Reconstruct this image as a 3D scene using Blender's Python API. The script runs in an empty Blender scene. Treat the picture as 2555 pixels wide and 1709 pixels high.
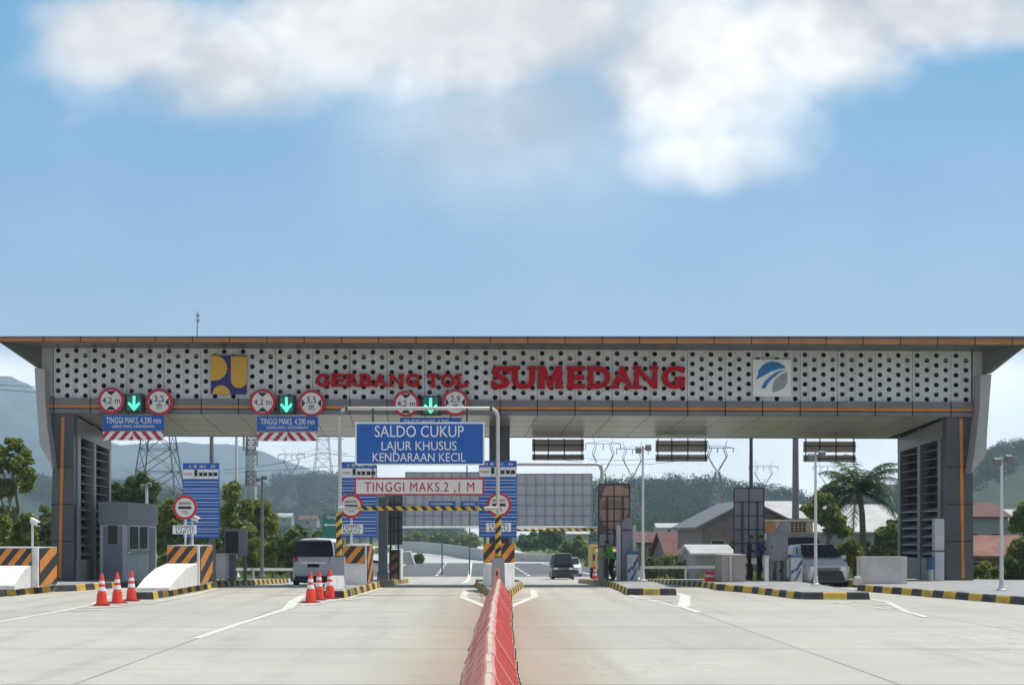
import bpy, bmesh, math, random
import numpy as np
from mathutils import Vector, Matrix
from mathutils.geometry import tessellate_polygon
R = math.radians
random.seed(7)
rng = np.random.default_rng(7)
scene = bpy.context.scene
COL = scene.collection

# ---------------------------------------------------------------- camera
F, HU, HV, H = 3270.0, 1191.0, 1332.0, 1.75     # focal (photo pixels), vanishing point, eye height
cam = bpy.data.cameras.new('camera'); cam_o = bpy.data.objects.new('camera', cam); COL.objects.link(cam_o)
cam_o.location = (0, 0, H); cam_o.rotation_euler = (R(90), 0, 0)
cam.sensor_width = 36; cam.lens = 36 * F / 2555.0
cam.shift_x = (1277.5 - HU) / 2555.0; cam.shift_y = (HV - 854.5) / 2555.0
cam.clip_start = 0.1; cam.clip_end = 20000
scene.camera = cam_o

# ---------------------------------------------------------------- light
SUN_EL, SUN_AZ = 68.0, 78.0           # azimuth clockwise from +Y (view direction): high, from the right and a little beyond
sun = bpy.data.lights.new('sun', 'SUN'); sun.energy = 4.0; sun.angle = R(0.53); sun.color = (1.0, 0.945, 0.86)
sun_o = bpy.data.objects.new('sun', sun); COL.objects.link(sun_o)
d = Vector((math.sin(R(SUN_AZ)) * math.cos(R(SUN_EL)), math.cos(R(SUN_AZ)) * math.cos(R(SUN_EL)), math.sin(R(SUN_EL))))
sun_o.rotation_euler = (-d).to_track_quat('-Z', 'Y').to_euler()
sun_o.location = (0, 0, 60)

# ---------------------------------------------------------------- node helper
class NT:
    def __init__(s, tree): s.t = tree; s.n = tree.nodes; s.l = tree.links
    def node(s, typ, **kw):
        n = s.n.new(typ)
        for k, v in kw.items(): setattr(n, k, v)
        return n
    def put(s, sock, v):
        if isinstance(v, bpy.types.NodeSocket): s.l.new(v, sock)
        elif v is not None: sock.default_value = v
    def m(s, op, a, b=None, c=None, clamp=False):
        n = s.node('ShaderNodeMath', operation=op, use_clamp=clamp)
        s.put(n.inputs[0], a)
        if b is not None: s.put(n.inputs[1], b)
        if c is not None: s.put(n.inputs[2], c)
        return n.outputs[0]
    def ss(s, x, a, b, lo=0.0, hi=1.0):
        n = s.node('ShaderNodeMapRange', interpolation_type='SMOOTHSTEP')
        s.put(n.inputs[0], x); n.inputs[1].default_value = a; n.inputs[2].default_value = b
        n.inputs[3].default_value = lo; n.inputs[4].default_value = hi
        return n.outputs[0]
    def mix(s, f, a, b, blend='MIX'):
        n = s.node('ShaderNodeMix', data_type='RGBA', blend_type=blend)
        s.put(n.inputs[0], f); s.put(n.inputs[6], a if isinstance(a, bpy.types.NodeSocket) else (*a[:3], 1)); s.put(n.inputs[7], b if isinstance(b, bpy.types.NodeSocket) else (*b[:3], 1))
        return n.outputs[2]
    def noise(s, vec, scale, detail=3, rough=0.55):
        n = s.node('ShaderNodeTexNoise'); s.put(n.inputs['Vector'], vec)
        n.inputs['Scale'].default_value = scale; n.inputs['Detail'].default_value = detail; n.inputs['Roughness'].default_value = rough
        return n.outputs['Fac']

# ---------------------------------------------------------------- world: sky with cumulus
world = bpy.data.worlds.new('World'); scene.world = world; world.use_nodes = True
w = NT(world.node_tree); w.n.clear()
wout = w.node('ShaderNodeOutputWorld'); bg = w.node('ShaderNodeBackground')
sky = w.node('ShaderNodeTexSky', sky_type='NISHITA', sun_disc=False)
sky.sun_elevation = R(SUN_EL); sky.sun_rotation = R(SUN_AZ); sky.altitude = 500; sky.air_density = 1.0; sky.dust_density = 0.6; sky.ozone_density = 2.5
tc = w.node('ShaderNodeTexCoord'); sep = w.node('ShaderNodeSeparateXYZ'); w.l.new(tc.outputs['Generated'], sep.inputs[0])
yy = w.m('MAXIMUM', sep.outputs[1], 0.03)
a = w.m('DIVIDE', sep.outputs[0], yy); b = w.m('DIVIDE', sep.outputs[2], yy)
comb = w.node('ShaderNodeCombineXYZ'); w.put(comb.inputs[0], a); w.put(comb.inputs[1], w.m('MULTIPLY', b, 1.25)); comb.inputs[2].default_value = 3.7
n1 = w.noise(comb.outputs[0], 7.0, 4, 0.55); n2 = w.noise(comb.outputs[0], 21.0, 4, 0.5)
def blob(u, v, ru, rv, k=1.0):
    da = w.m('DIVIDE', w.m('SUBTRACT', a, (u - HU) / F), ru / F); db = w.m('DIVIDE', w.m('SUBTRACT', b, (HV - v) / F), rv / F)
    r2 = w.m('ADD', w.m('MULTIPLY', da, da), w.m('MULTIPLY', db, db))
    return w.m('MULTIPLY', w.m('EXPONENT', w.m('MULTIPLY', r2, -1.0)), k)
blobs = [blob(330, 90, 270, 150, 1.12), blob(560, 160, 330, 190, 1.0), blob(900, 50, 430, 205, 1.12), blob(1180, 90, 400, 200, 1.15), blob(1350, 60, 420, 190, 1.1),
         blob(1720, 150, 360, 250, 1.1), blob(1760, 385, 250, 115, 0.8), blob(2060, 80, 270, 165, 1.25), blob(2330, 20, 300, 130, 1.3), blob(2530, 55, 220, 85, 1.05), blob(1560, -80, 1100, 150, 1.15)]
acc = blobs[0]
for q in blobs[1:]: acc = w.m('MAXIMUM', acc, q)
dens = w.m('ADD', acc, w.m('ADD', w.m('MULTIPLY', w.m('SUBTRACT', n1, 0.5), 0.92), w.m('MULTIPLY', w.m('SUBTRACT', n2, 0.5), 0.30)))
mask = w.ss(dens, 0.20, 1.0)
veil = w.m('MULTIPLY', w.m('ADD', blob(1250, 290, 350, 190, 0.75), w.m('MULTIPLY', n1, 0.12)), 0.75)
mask = w.m('MAXIMUM', mask, veil)
mask = w.m('MULTIPLY', mask, w.ss(sep.outputs[1], 0.05, 0.25))
# grey undersides drift through the cloud
gr = w.ss(w.m('ADD', w.m('MULTIPLY', n1, 0.75), w.m('MULTIPLY', n2, 0.35)), 0.40, 0.70)
n3 = w.noise(comb.outputs[0], 3.2, 4, 0.6); gr = w.m('MULTIPLY', gr, w.ss(n3, 0.30, 0.62, 0.35, 1.0))
cloud = w.mix(gr, (6.0, 5.85, 5.8), (10.6, 10.5, 10.3))
blue = w.mix(w.ss(b, 0.14, 0.40), (2.35, 4.1, 6.25), (0.7, 3.3, 6.0))
blue = w.mix(0.12, blue, sky.outputs[0])
low = w.mix(w.ss(n1, 0.35, 0.7), (12.5, 12.7, 12.5), (16.5, 16.2, 15.6))
base = w.mix(w.ss(b, 0.118, 0.152), low, blue)
col = w.mix(mask, base, cloud)
back = w.ss(sep.outputs[1], 0.0, 0.12)            # the other half of the sky: the plain Sky Texture
col = w.mix(back, w.mix(0.35, sky.outputs[0], (5.5, 6.0, 6.6)), col)
w.l.new(col, bg.inputs[0]); bg.inputs[1].default_value = 0.1
w.l.new(bg.outputs[0], wout.inputs[0])

vs = scene.view_settings; vs.view_transform = 'Standard'; vs.look = 'None'; vs.exposure = 0.25; vs.gamma = 1.0; vs.use_curve_mapping = False
scene.display_settings.display_device = 'sRGB'
cy = scene.cycles; cy.max_bounces = 6; cy.diffuse_bounces = 3; cy.glossy_bounces = 3; cy.transmission_bounces = 4; cy.volume_bounces = 1; cy.transparent_max_bounces = 8
cy.caustics_reflective = False; cy.caustics_refractive = False; cy.sample_clamp_indirect = 8

# ---------------------------------------------------------------- geometry of the place
GY = [-100, 42.5, 46.6, 60, 80, 100, 115, 200, 300, 400, 700, 5000]
GZ = [0, 0, -.09, -.49, -1.10, -1.71, -1.93, -2.65, -2.47, -1.95, -1.5, -1.5]
def gz(y): return float(np.interp(y, GY, GZ))
def W(u, v, y): return Vector(((u - HU) / F * y, y, H + (HV - v) / F * y))      # the point seen at photo pixel (u, v), y metres away
def G(u, v):                                                                    # the ground point seen at photo pixel (u, v)
    for y in np.arange(4, 420, 0.05):
        if HV + (H - gz(y)) * F / y <= v: break
    return Vector(((u - HU) / F * y, y, gz(y)))
def X(u, y): return (u - HU) / F * y
def Z(v, y): return H + (HV - v) / F * y

class MB:
    def __init__(s): s.v = []; s.f = []; s.m = []
    def add(s, vs, fs, mi=0):
        o = len(s.v); s.v += [tuple(p) for p in vs]
        for f in fs: s.f.append(tuple(i + o for i in f)); s.m.append(mi)
        return s
    def box(s, p0, p1, mi=0):
        x0, x1 = sorted((p0[0], p1[0])); y0, y1 = sorted((p0[1], p1[1])); z0, z1 = sorted((p0[2], p1[2]))
        return s.add([(x0,y0,z0),(x1,y0,z0),(x1,y1,z0),(x0,y1,z0),(x0,y0,z1),(x1,y0,z1),(x1,y1,z1),(x0,y1,z1)],
              [(0,3,2,1),(4,5,6,7),(0,1,5,4),(1,2,6,5),(2,3,7,6),(3,0,4,7)], mi)
    def bx(s, x, y, z, sx, sy, sz, mi=0): return s.box((x-sx/2, y-sy/2, z), (x+sx/2, y+sy/2, z+sz), mi)   # z is the bottom
    def hexa(s, p, mi=0): return s.add(p, [(0,3,2,1),(4,5,6,7),(0,1,5,4),(1,2,6,5),(2,3,7,6),(3,0,4,7)], mi)
    def quad(s, a, b, c, d, mi=0): return s.add([a,b,c,d], [(0,1,2,3)], mi)
    def prism(s, pts, ext, mi=0):
        pts = [Vector(p) for p in pts]; n = len(pts); e = Vector(ext)
        tris = tessellate_polygon([pts])
        fs = [tuple(t) for t in tris] + [tuple(i + n for i in reversed(t)) for t in tris]
        fs += [(i, (i+1) % n, (i+1) % n + n, i + n) for i in range(n)]
        return s.add(pts + [p + e for p in pts], fs, mi)
    def tube(s, pts, rad, n=8, mi=0, caps=True):
        pts = [Vector(p) for p in pts]
        if not hasattr(rad, '__len__'): rad = [rad] * len(pts)
        vs = []; N = len(pts)
        for i, p in enumerate(pts):
            t = (pts[min(i+1, N-1)] - pts[max(i-1, 0)]).normalized()
            up = Vector((0,0,1)) if abs(t.z) < 0.9 else Vector((1,0,0))
            e1 = t.cross(up).normalized(); e2 = e1.cross(t)
            vs += [p + (e1 * math.cos(2*math.pi*k/n) + e2 * math.sin(2*math.pi*k/n)) * rad[i] for k in range(n)]
        fs = [(i*n+k, i*n+(k+1)%n, (i+1)*n+(k+1)%n, (i+1)*n+k) for i in range(N-1) for k in range(n)]
        if caps: fs += [tuple(range(n)), tuple(reversed(range((N-1)*n, N*n)))]
        return s.add(vs, fs, mi)
    def lathe(s, prof, c=(0,0,0), n=20, mi=0, axis='z', caps=True):
        vs = []
        for r, h in prof:
            for k in range(n):
                ca, sa = math.cos(2*math.pi*k/n)*r, math.sin(2*math.pi*k/n)*r
                if axis == 'z': q = (c[0]+ca, c[1]+sa, c[2]+h)
                elif axis == 'y': q = (c[0]+ca, c[1]+h, c[2]+sa)
                else: q = (c[0]+h, c[1]+ca, c[2]+sa)
                vs.append(q)
        N = len(prof)
        fs = [(i*n+k, i*n+(k+1)%n, (i+1)*n+(k+1)%n, (i+1)*n+k) for i in range(N-1) for k in range(n)]
        if caps: fs += [tuple(reversed(range(n))), tuple(range((N-1)*n, N*n))]
        return s.add(vs, fs, mi)
    def loft(s, rings, mi=0, caps=True):
        n = len(rings[0]); vs = [p for r in rings for p in r]; N = len(rings)
        fs = [(i*n+k, i*n+(k+1)%n, (i+1)*n+(k+1)%n, (i+1)*n+k) for i in range(N-1) for k in range(n)]
        if caps: fs += [tuple(reversed(range(n))), tuple(range((N-1)*n, N*n))]
        return s.add(vs, fs, mi)
    def bar(s, a, b, t, mi=0):     # a square bar from a to b
        return s.tube([a, b], t * 0.7, 4, mi)

def build(name, mb, mats, parent=None, loc=None, smooth=False, rel=False):
    """link one mesh object; vertices are given in world coordinates unless rel"""
    org = Vector(loc) if loc is not None else (Vector(parent.get('_o', (0,0,0))) if parent is not None else Vector((0,0,0)))
    me = bpy.data.meshes.new(name)
    V = mb.v if rel else [(p[0]-org[0], p[1]-org[1], p[2]-org[2]) for p in mb.v]
    me.from_pydata(V, [], mb.f)
    if not isinstance(mats, (list, tuple)): mats = [mats]
    for m_ in mats: me.materials.append(m_)
    if len(mats) > 1: me.polygons.foreach_set('material_index', mb.m)
    if smooth: me.polygons.foreach_set('use_smooth', [True] * len(me.polygons))
    bm = bmesh.new(); bm.from_mesh(me); bmesh.ops.recalc_face_normals(bm, faces=bm.faces); bm.to_mesh(me); bm.free()
    if smooth:
        try: me.set_sharp_from_angle(angle=R(40))
        except Exception: pass
    o = bpy.data.objects.new(name, me); COL.objects.link(o)
    if parent is not None:
        o.parent = parent
        o['_o'] = tuple(org)
    else:
        o.location = (0,0,0) if rel and loc is None else org
        o['_o'] = tuple(org)
    return o
def tag(o, label=None, cat=None, group=None, kind=None):
    if label: o['label'] = label
    if cat: o['category'] = cat
    if group: o['group'] = group
    if kind: o['kind'] = kind
    return o
def thing(name, label, cat, loc=(0,0,0), rotz=0.0, group=None):
    o = bpy.data.objects.new(name, None); COL.objects.link(o); o.empty_display_size = 0.3
    o.location = loc; o.rotation_euler = (0, 0, rotz); o['_o'] = tuple(loc)
    return tag(o, label, cat, group)
def lthing(name, label, cat, loc=(0,0,0), rotz=0.0, group=None):   # parts given in the thing's own coordinates
    o = thing(name, label, cat, loc, rotz, group); o['_o'] = (0.0, 0.0, 0.0); return o
def dup(root, loc, rotz=None, label=None, group=None):
    def cp(o, p):
        c = o.copy(); COL.objects.link(c)
        if p is not None: c.parent = p
        for ch in [q for q in bpy.data.objects if q.parent == o and q is not c]: cp(ch, c)
        return c
    r = cp(root, None); r.location = loc
    if rotz is not None: r.rotation_euler = (0, 0, rotz)
    if label: r['label'] = label
    if group: r['group'] = group
    return r

# ---------------------------------------------------------------- materials
MATS = {}
def mat(name, c, rough=0.6, metal=0.0, var=0.12, scale=3.0, bump=0.0, spec=0.5, dirt=None):
    if name in MATS: return MATS[name]
    m_ = bpy.data.materials.new(name); m_.use_nodes = True; t = NT(m_.node_tree)
    p = t.n['Principled BSDF']; p.inputs['Roughness'].default_value = rough; p.inputs['Metallic'].default_value = metal
    p.inputs['Specular IOR Level'].default_value = spec
    geo = t.node('ShaderNodeNewGeometry')
    nf = t.noise(geo.outputs['Position'], scale, 4, 0.6)
    lo = tuple(max(0, x * (1 - var)) for x in c); hi = tuple(min(1, x * (1 + var)) for x in c)
    cc = t.mix(t.ss(nf, 0.3, 0.7), lo, hi)
    if dirt:
        n2 = t.noise(geo.outputs['Position'], dirt[1], 5, 0.65)
        cc = t.mix(t.m('MULTIPLY', t.ss(n2, 0.48, 0.75), dirt[2]), cc, dirt[0])
    t.l.new(cc, p.inputs['Base Color'])
    if bump:
        bn = t.node('ShaderNodeBump'); bn.inputs['Strength'].default_value = bump; bn.inputs['Distance'].default_value = 0.02
        t.l.new(t.noise(geo.outputs['Position'], scale * 8, 4), bn.inputs['Height']); t.l.new(bn.outputs[0], p.inputs['Normal'])
    MATS[name] = m_; return m_
DUST = (0.30, 0.26, 0.20)
def emis(name, c, s):
    m_ = bpy.data.materials.new(name); m_.use_nodes = True; p = m_.node_tree.nodes['Principled BSDF']
    p.inputs['Base Color'].default_value = (*c, 1); p.inputs['Emission Color'].default_value = (*c, 1); p.inputs['Emission Strength'].default_value = s
    return m_
def leafmat(name, dark, light, trans=0.42, gloss=0.025):
    m_ = bpy.data.materials.new(name); m_.use_nodes = True; t = NT(m_.node_tree); t.n.clear()
    out = t.node('ShaderNodeOutputMaterial'); geo = t.node('ShaderNodeNewGeometry')
    r_ = geo.outputs['Random Per Island']; nz = t.noise(geo.outputs['Position'], 0.7, 3)
    f_ = t.m('ADD', t.m('MULTIPLY', r_, 0.55), t.m('MULTIPLY', t.ss(nz, 0.3, 0.7), 0.45))
    c = t.mix(f_, dark, light)
    d_ = t.node('ShaderNodeBsdfDiffuse'); tr = t.node('ShaderNodeBsdfTranslucent'); gl = t.node('ShaderNodeBsdfGlossy'); gl.inputs['Roughness'].default_value = 0.45
    t.l.new(c, d_.inputs[0]); t.l.new(c, tr.inputs[0])
    mx = t.node('ShaderNodeMixShader'); mx.inputs[0].default_value = trans; t.l.new(d_.outputs[0], mx.inputs[1]); t.l.new(tr.outputs[0], mx.inputs[2])
    m2 = t.node('ShaderNodeMixShader'); m2.inputs[0].default_value = gloss; t.l.new(mx.outputs[0], m2.inputs[1]); t.l.new(gl.outputs[0], m2.inputs[2])
    t.l.new(m2.outputs[0], out.inputs[0]); return m_

M_white = mat('white_paint', (.78,.77,.74), .55, var=.05, scale=2, dirt=((.45,.42,.36), 2.2, .35))
M_whitec = mat('white_concrete', (.76,.75,.72), .75, var=.06, scale=1.5, bump=.15, dirt=((.42,.38,.32), 1.6, .45))
M_conc = mat('grey_concrete', (.42,.41,.39), .85, var=.12, scale=2, bump=.2, dirt=((.25,.23,.2), 1.2, .5))
M_concL = mat('pale_concrete', (.52,.51,.48), .85, var=.1, scale=2, bump=.15)
M_conG = mat('cool_concrete', (.33,.34,.37), .85, var=.1, scale=2, bump=.15)
M_yel = mat('kerb_yellow', (.60,.38,.035), .7, var=.15, scale=5, dirt=((.20,.17,.13), 2.2, .8))
M_blk = mat('kerb_black', (.035,.035,.038), .7, var=.3, scale=5, dirt=((.2,.18,.15), 2.5, .45))
M_org = mat('hazard_orange', (.66,.24,.03), .5, var=.1, scale=4, dirt=((.3,.2,.1), 2, .3))
M_hblk = mat('hazard_black', (.025,.025,.025), .5, var=.2, scale=4)
M_pyel = mat('pole_yellow', (.68,.42,.05), .5, var=.1, scale=4)
M_acp = mat('perforated_sheet', (.61,.615,.61), .42, var=.04, scale=1.5, dirt=((.42,.42,.4), .8, .3))
def streaks(m_, col, amt):
    t = NT(m_.node_tree); p = t.n['Principled BSDF']; src = p.inputs['Base Color'].links[0].from_socket; geo = t.node('ShaderNodeNewGeometry'); mp = t.node('ShaderNodeMapping'); mp.inputs['Scale'].default_value = (5, 5, .35)
    t.l.new(geo.outputs['Position'], mp.inputs[0]); c = t.mix(t.m('MULTIPLY', t.ss(t.noise(mp.outputs[0], 1.0, 5, .7), .48, .72), amt), src, col); t.l.new(c, p.inputs['Base Color'])
streaks(M_acp, (.33,.32,.30), .5)
M_acpL = mat('pale_grey_cladding', (.40,.395,.38), .4, var=.06, scale=.7)
M_acpD = mat('dark_grey_cladding', (.070,.071,.076), .35, var=.15, scale=.8)
M_acpM = mat('mid_grey_cladding', (.17,.17,.175), .35, var=.12, scale=.8)
M_stripe = mat('orange_trim', (.58,.20,.03), .4, var=.15, scale=1.5)
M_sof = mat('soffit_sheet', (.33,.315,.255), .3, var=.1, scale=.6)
M_dark = mat('dark_interior', (.018,.018,.02), .9)
M_seam = mat('seam_black', (.012,.012,.012), .9)
M_fasc = mat('fascia_brown_grey', (.13,.105,.095), .4, var=.15, scale=.6)
M_letter = mat('letter_red', (.45,.006,.016), .6, var=.08, scale=3, spec=.15)
M_blue = mat('sign_blue', (.007,.105,.42), .4, var=.05, scale=2)
M_blueD = mat('board_blue', (.014,.115,.43), .45, var=.08, scale=2)
M_signw = mat('sign_white', (.80,.80,.80), .45, var=.03)
M_signp = mat('sign_cream', (.74,.69,.66), .5, var=.04, dirt=((.5,.42,.38), 2.5, .3))
M_red = mat('sign_red', (.50,.018,.035), .45, var=.06)
M_redt = mat('text_dark_red', (.40,.012,.03), .5, var=.05)
M_ink = mat('sign_black', (.014,.014,.015), .5)
M_metal = mat('galvanised_pipe', (.52,.51,.48), .42, .25, var=.08, scale=4)
M_pole = mat('pale_pole', (.58,.59,.58), .45, .1, var=.06)
M_poled = mat('dark_pole', (.16,.165,.17), .5, .2, var=.1)
M_rod = mat('dark_steel', (.05,.05,.055), .5, .2, var=.2)
M_cone = mat('cone_red', (.80,.062,.030), .5, var=.08, scale=6)
M_coneb = mat('cone_base', (.42,.04,.03), .7, var=.1)
M_barr = mat('barrier_red', (.70,.19,.17), .5, var=.1, scale=2, dirt=((.60,.40,.35), 2.2, .55))
M_barrD = mat('barrier_red_deep', (.66,.09,.07), .45, var=.1, scale=3)
M_tyre = mat('tyre', (.02,.02,.021), .8)
M_glass = mat('dark_glass', (.02,.023,.027), .1, var=.1, spec=.3)
M_carw = mat('car_white', (.82,.82,.82), .22, var=.02, spec=.6)
M_cars = mat('car_silver', (.62,.63,.64), .3, .2, var=.03)
M_cark = mat('car_black', (.022,.023,.027), .15, var=.1, spec=.7)
M_chrome = mat('chrome', (.7,.7,.72), .12, .9, var=.02)
M_trim = mat('black_trim', (.03,.03,.032), .55)
M_lamp = mat('headlamp_glass', (.70,.73,.76), .1, .2, var=.05)
M_tail = mat('tail_red', (.45,.02,.02), .2)
M_rim = mat('wheel_rim', (.42,.43,.44), .35, .5)
M_skin = mat('skin', (.32,.18,.12), .55, var=.05)
M_green = mat('road_sign_green', (.01,.19,.13), .45, var=.05)
M_bark = mat('bark', (.14,.105,.075), .9, var=.25, scale=6, bump=.4)
M_gal = mat('lattice_steel', (.13,.145,.155), .55, .2, var=.15)
M_grey = mat('machine_grey', (.20,.205,.22), .45, .1, var=.07)
M_greyL = mat('machine_pale_grey', (.50,.51,.52), .5, .1, var=.06)
M_mark = mat('road_paint', (.68,.65,.56), .7, var=.1, scale=3, dirt=((.45,.42,.36), 3.5, .8))

for m_ in (M_white, M_whitec, M_conc, M_acpL, M_greyL): streaks(m_, (.30,.27,.23), .35)
for m_ in (M_acpD, M_acpM): streaks(m_, (.16,.155,.15), .35)
# ================================================================ text
def textmb(s, bold=0.0, ext=0.0, space=1.0):
    cu = bpy.data.curves.new('t', 'FONT'); cu.body = s; cu.size = 1; cu.offset = bold; cu.extrude = ext; cu.space_character = space; cu.resolution_u = 3
    cu.fill_mode = 'BOTH' if ext else 'FRONT'
    o = bpy.data.objects.new('t', cu); COL.objects.link(o)
    dg = bpy.context.evaluated_depsgraph_get(); dg.update()
    me = bpy.data.meshes.new_from_object(o.evaluated_get(dg))
    v = [tuple(q.co) for q in me.vertices]; f = [tuple(p.vertices) for p in me.polygons]
    bpy.data.objects.remove(o); bpy.data.curves.remove(cu); bpy.data.meshes.remove(me)
    return v, f
def put_text(mb, s, p00, ex, ez, w_, h_, nrm, bold=0.0, depth=0.0, mi=0, space=1.0):
    """the string s fitted in the box with lower left corner p00, width w_ along ex, height h_ along ez, standing out along nrm"""
    v, f = textmb(s, bold if depth > .05 else 0.0, 0.5 if depth else 0.0, space)
    xs = [p[0] for p in v]; ys = [p[1] for p in v]
    x0, x1, y0, y1 = min(xs), max(xs), min(ys), max(ys)
    if any(c.isupper() or c.isdigit() for c in s):            # capitals fill the height, J and commas hang below it
        hv = [p[1] for p in textmb('H', bold if depth > .05 else 0.0)[0]]; y0, y1 = min(hv), max(hv)
    P = []
    for p in v:
        q = Vector(p00) + ex * ((p[0]-x0)/(x1-x0)*w_) + ez * ((p[1]-y0)/(y1-y0)*h_)
        q += nrm * ((p[2] + 0.5) * depth if depth else 0.0)
        P.append(q)
    if bold and not depth:                                     # heavier strokes: the same outline again a touch to the side
        mb.add([q + ex*(bold*h_*.9) + nrm*.0006 for q in P], f, mi)
    return mb.add(P, f, mi)
EX, EZ, NN = Vector((1,0,0)), Vector((0,0,1)), Vector((0,-1,0))
def text_px(mb, s, u0, v0, u1, v1, y, bold=0.0, mi=0, depth=0.0, space=1.0):
    p = W(u0, v1, y); return put_text(mb, s, p, EX, EZ, X(u1,y)-X(u0,y), Z(v0,y)-Z(v1,y), NN, bold, depth, mi, space)
def diag_board(mb, p00, ex, ez, nrm, w_, h_, pitch, slope=1.0, mi0=0, mi1=1, thick=0.03, mirror=None):
    """a board with slanting stripes of two colours, cut into real faces; mirror: stripes lean the other way beyond that x"""
    def clip(poly, fn):
        out = []
        for i in range(len(poly)):
            A, B = poly[i], poly[(i+1) % len(poly)]; fa, fb = fn(A), fn(B)
            if fa >= 0: out.append(A)
            if fa * fb < 0:
                t = fa / (fa - fb); out.append((A[0]+(B[0]-A[0])*t, A[1]+(B[1]-A[1])*t))
        return out
    spans = [(0, w_, slope)] if mirror is None else [(0, mirror, slope), (mirror, w_, -slope)]
    P0 = Vector(p00)
    for xa, xb, sl in spans:
        k0 = -40
        for k in range(-40, 60):
            lo, hi = k * pitch / 2, (k + 1) * pitch / 2
            ref = xa if mirror is None else mirror
            g = lambda q: (q[0] - ref) - sl * q[1]
            poly = [(xa,0),(xb,0),(xb,h_),(xa,h_)]
            poly = clip(poly, lambda q: g(q) - lo)
            if poly: poly = clip(poly, lambda q: hi - g(q))
            if len(poly) >= 3:
                mb.add([P0 + ex*q[0] + ez*q[1] for q in poly], [tuple(range(len(poly)))], mi0 if k % 2 == 0 else mi1)
    # back and rim
    c = [P0, P0 + ex*w_, P0 + ex*w_ + ez*h_, P0 + ez*h_]; bk = [q - nrm*thick for q in c]
    mb.add(c + bk, [(4,7,6,5),(0,4,5,1),(1,5,6,2),(2,6,7,3),(3,7,4,0)], mi1)

# ================================================================ ground
def ground_strip(name, polyL, ys, m_, lift, kind='structure'):
    """a sheet that follows the road's fall; polyL(y) gives left and right edge"""
    mb = MB(); prev = None
    for i, y in enumerate(ys):
        l, r = polyL(y); n = 12
        row = [(l + (r-l)*k/n, y, gz(y) + lift) for k in range(n+1)]
        mb.v += row
        if i:
            o = (i-1)*(n+1)
            for k in range(n): mb.f.append((o+k, o+k+1, o+n+1+k+1, o+n+1+k)); mb.m.append(0)
    return tag(build(name, mb, m_), kind=kind)

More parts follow.
